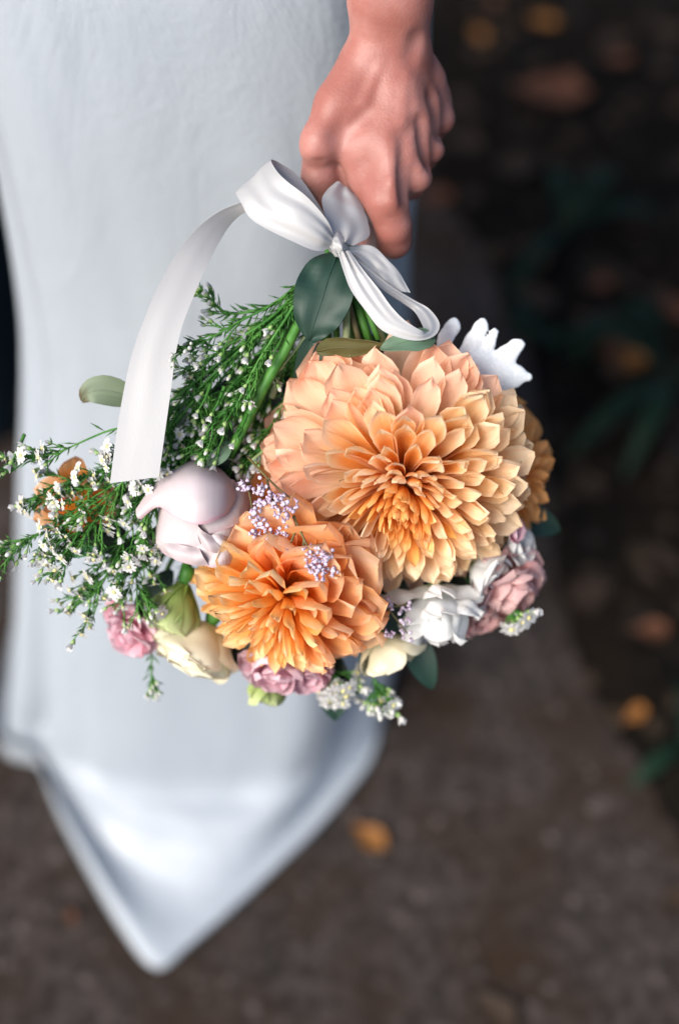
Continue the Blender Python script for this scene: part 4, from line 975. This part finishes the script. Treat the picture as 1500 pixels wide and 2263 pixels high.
# ------------------------------------------------------------------ satin ribbon
ribbon = patch('ribbon', [[(729, 518, 10), (738, 511, 17), (750, 511, 18), (762, 520, 12)], [(725, 528, 20), (738, 525, 26), (752, 529, 26), (767, 534, 19)],
                          [(725, 545, 21), (739, 547, 27), (754, 551, 27), (768, 552, 20)], [(730, 560, 12), (742, 567, 19), (754, 570, 19), (766, 566, 13)]], M['ribbon'], bq, 24, 28, .0004, .0040, 330, label='white satin ribbon tied in a bow')
def strip(name, A, B, n=40, across=7, label=None, puff=0.0, wob=.0, gather=(0, 0)):
    a = [P(x, y, w * mm) for x, y, w in A]; b = [P(x, y, w * mm) for x, y, w in B]
    vs_, uv = [], []
    for i in range(n):
        t = i / (n - 1); p, q = cr(a, t), cr(b, t)
        for j in range(across):
            s = j / (across - 1); c = p.lerp(q, s)
            nrm = -F
            c = c + nrm * (puff * mm * math.sin(math.pi * s) + wob * mm * noise.noise(Vector((s * 3.0, t * 4, len(A)))) * (1 - abs(2 * s - 1) * .3))
            g = gather[0] * math.exp(-t * 5.5) + gather[1] * math.exp(-(1 - t) * 5.5)
            if g: c = c + nrm * (g * mm * math.sin(s * 15.5 + 1.2 * math.sin(t * 9) + len(A)) * math.sin(math.pi * s))
            vs_.append(c); uv.append((s, t))
    o = ob(name, mesh(name, vs_, grid_faces(n, across), M['ribbon'], uv), ribbon, label=label)
    solid(o, .00028); return o
strip('bow_loop', [(742, 526, 22), (720, 482, 33), (680, 436, 38), (638, 404, 36), (612, 378, 30), (599, 352, 16), (622, 362, 4), (668, 398, 2), (738, 505, 8)],
      [(734, 545, 22), (700, 554, 30), (640, 530, 34), (560, 487, 34), (533, 448, 30), (522, 424, 17), (548, 440, 5), (606, 480, 3), (716, 538, 8)], 64, 19, 'wide upper bow loop', .8, 3.4, (2.6, 1.5))
strip('ribbon_tail', [(560, 440, 24), (532, 447, 27), (480, 469, 30), (428, 511, 32), (381, 574, 32), (345, 642, 32), (319, 704, 31), (293, 777, 30), (274, 860, 29), (257, 960, 28), (243, 1068, 26)],
      [(590, 462, 24), (548, 466, 22), (514, 490, 20), (482, 538, 22), (451, 600, 26), (428, 654, 28), (404, 716, 29), (389, 778, 29), (378, 860, 29), (364, 960, 28), (351, 1054, 26)], 60, 9, 'long tail curving down to a slanted cut', .0, .35)
strip('bow_loop', [(736, 532, 22), (722, 488, 22), (711, 444, 18), (722, 420, 12), (745, 400, 4)],
      [(782, 542, 20), (816, 520, 8), (806, 470, 6), (792, 440, 2), (776, 420, -2)], 36, 15, 'short bow loop pinched under the index finger', 1.5, 3.0, (2.4, 0))
strip('ribbon_tail', [(760, 545, 20), (800, 540, 14), (830, 548, 12), (857, 575, 12), (882, 602, 12), (907, 646, 12)],
      [(758, 556, 20), (790, 574, 16), (818, 598, 14), (836, 610, 14), (850, 622, 14), (874, 643, 12)], 36, 13, 'short tail cut off beside the index finger', .4, 2.4, (1.8, 0))
strip('bow_loop', [(746, 556, 25), (758, 596, 29), (775, 640, 31), (806, 684, 32), (842, 728, 32), (890, 748, 32), (930, 752, 31), (962, 740, 27), (971, 714, 20), (948, 682, 14), (912, 661, 14), (862, 630, 18), (806, 585, 20), (764, 552, 20)],
      [(772, 554, 25), (804, 598, 31), (835, 636, 32), (862, 674, 33), (888, 702, 33), (914, 721, 33), (934, 731, 31), (936, 729, 25), (931, 714, 20), (915, 688, 14), (888, 668, 14), (846, 640, 18), (796, 596, 20), (762, 560, 20)], 72, 13, 'narrow bow loop hanging down to the dahlia', .6, 1.2, (1.8, 0))
if '_t' in bq: del bq['_t']
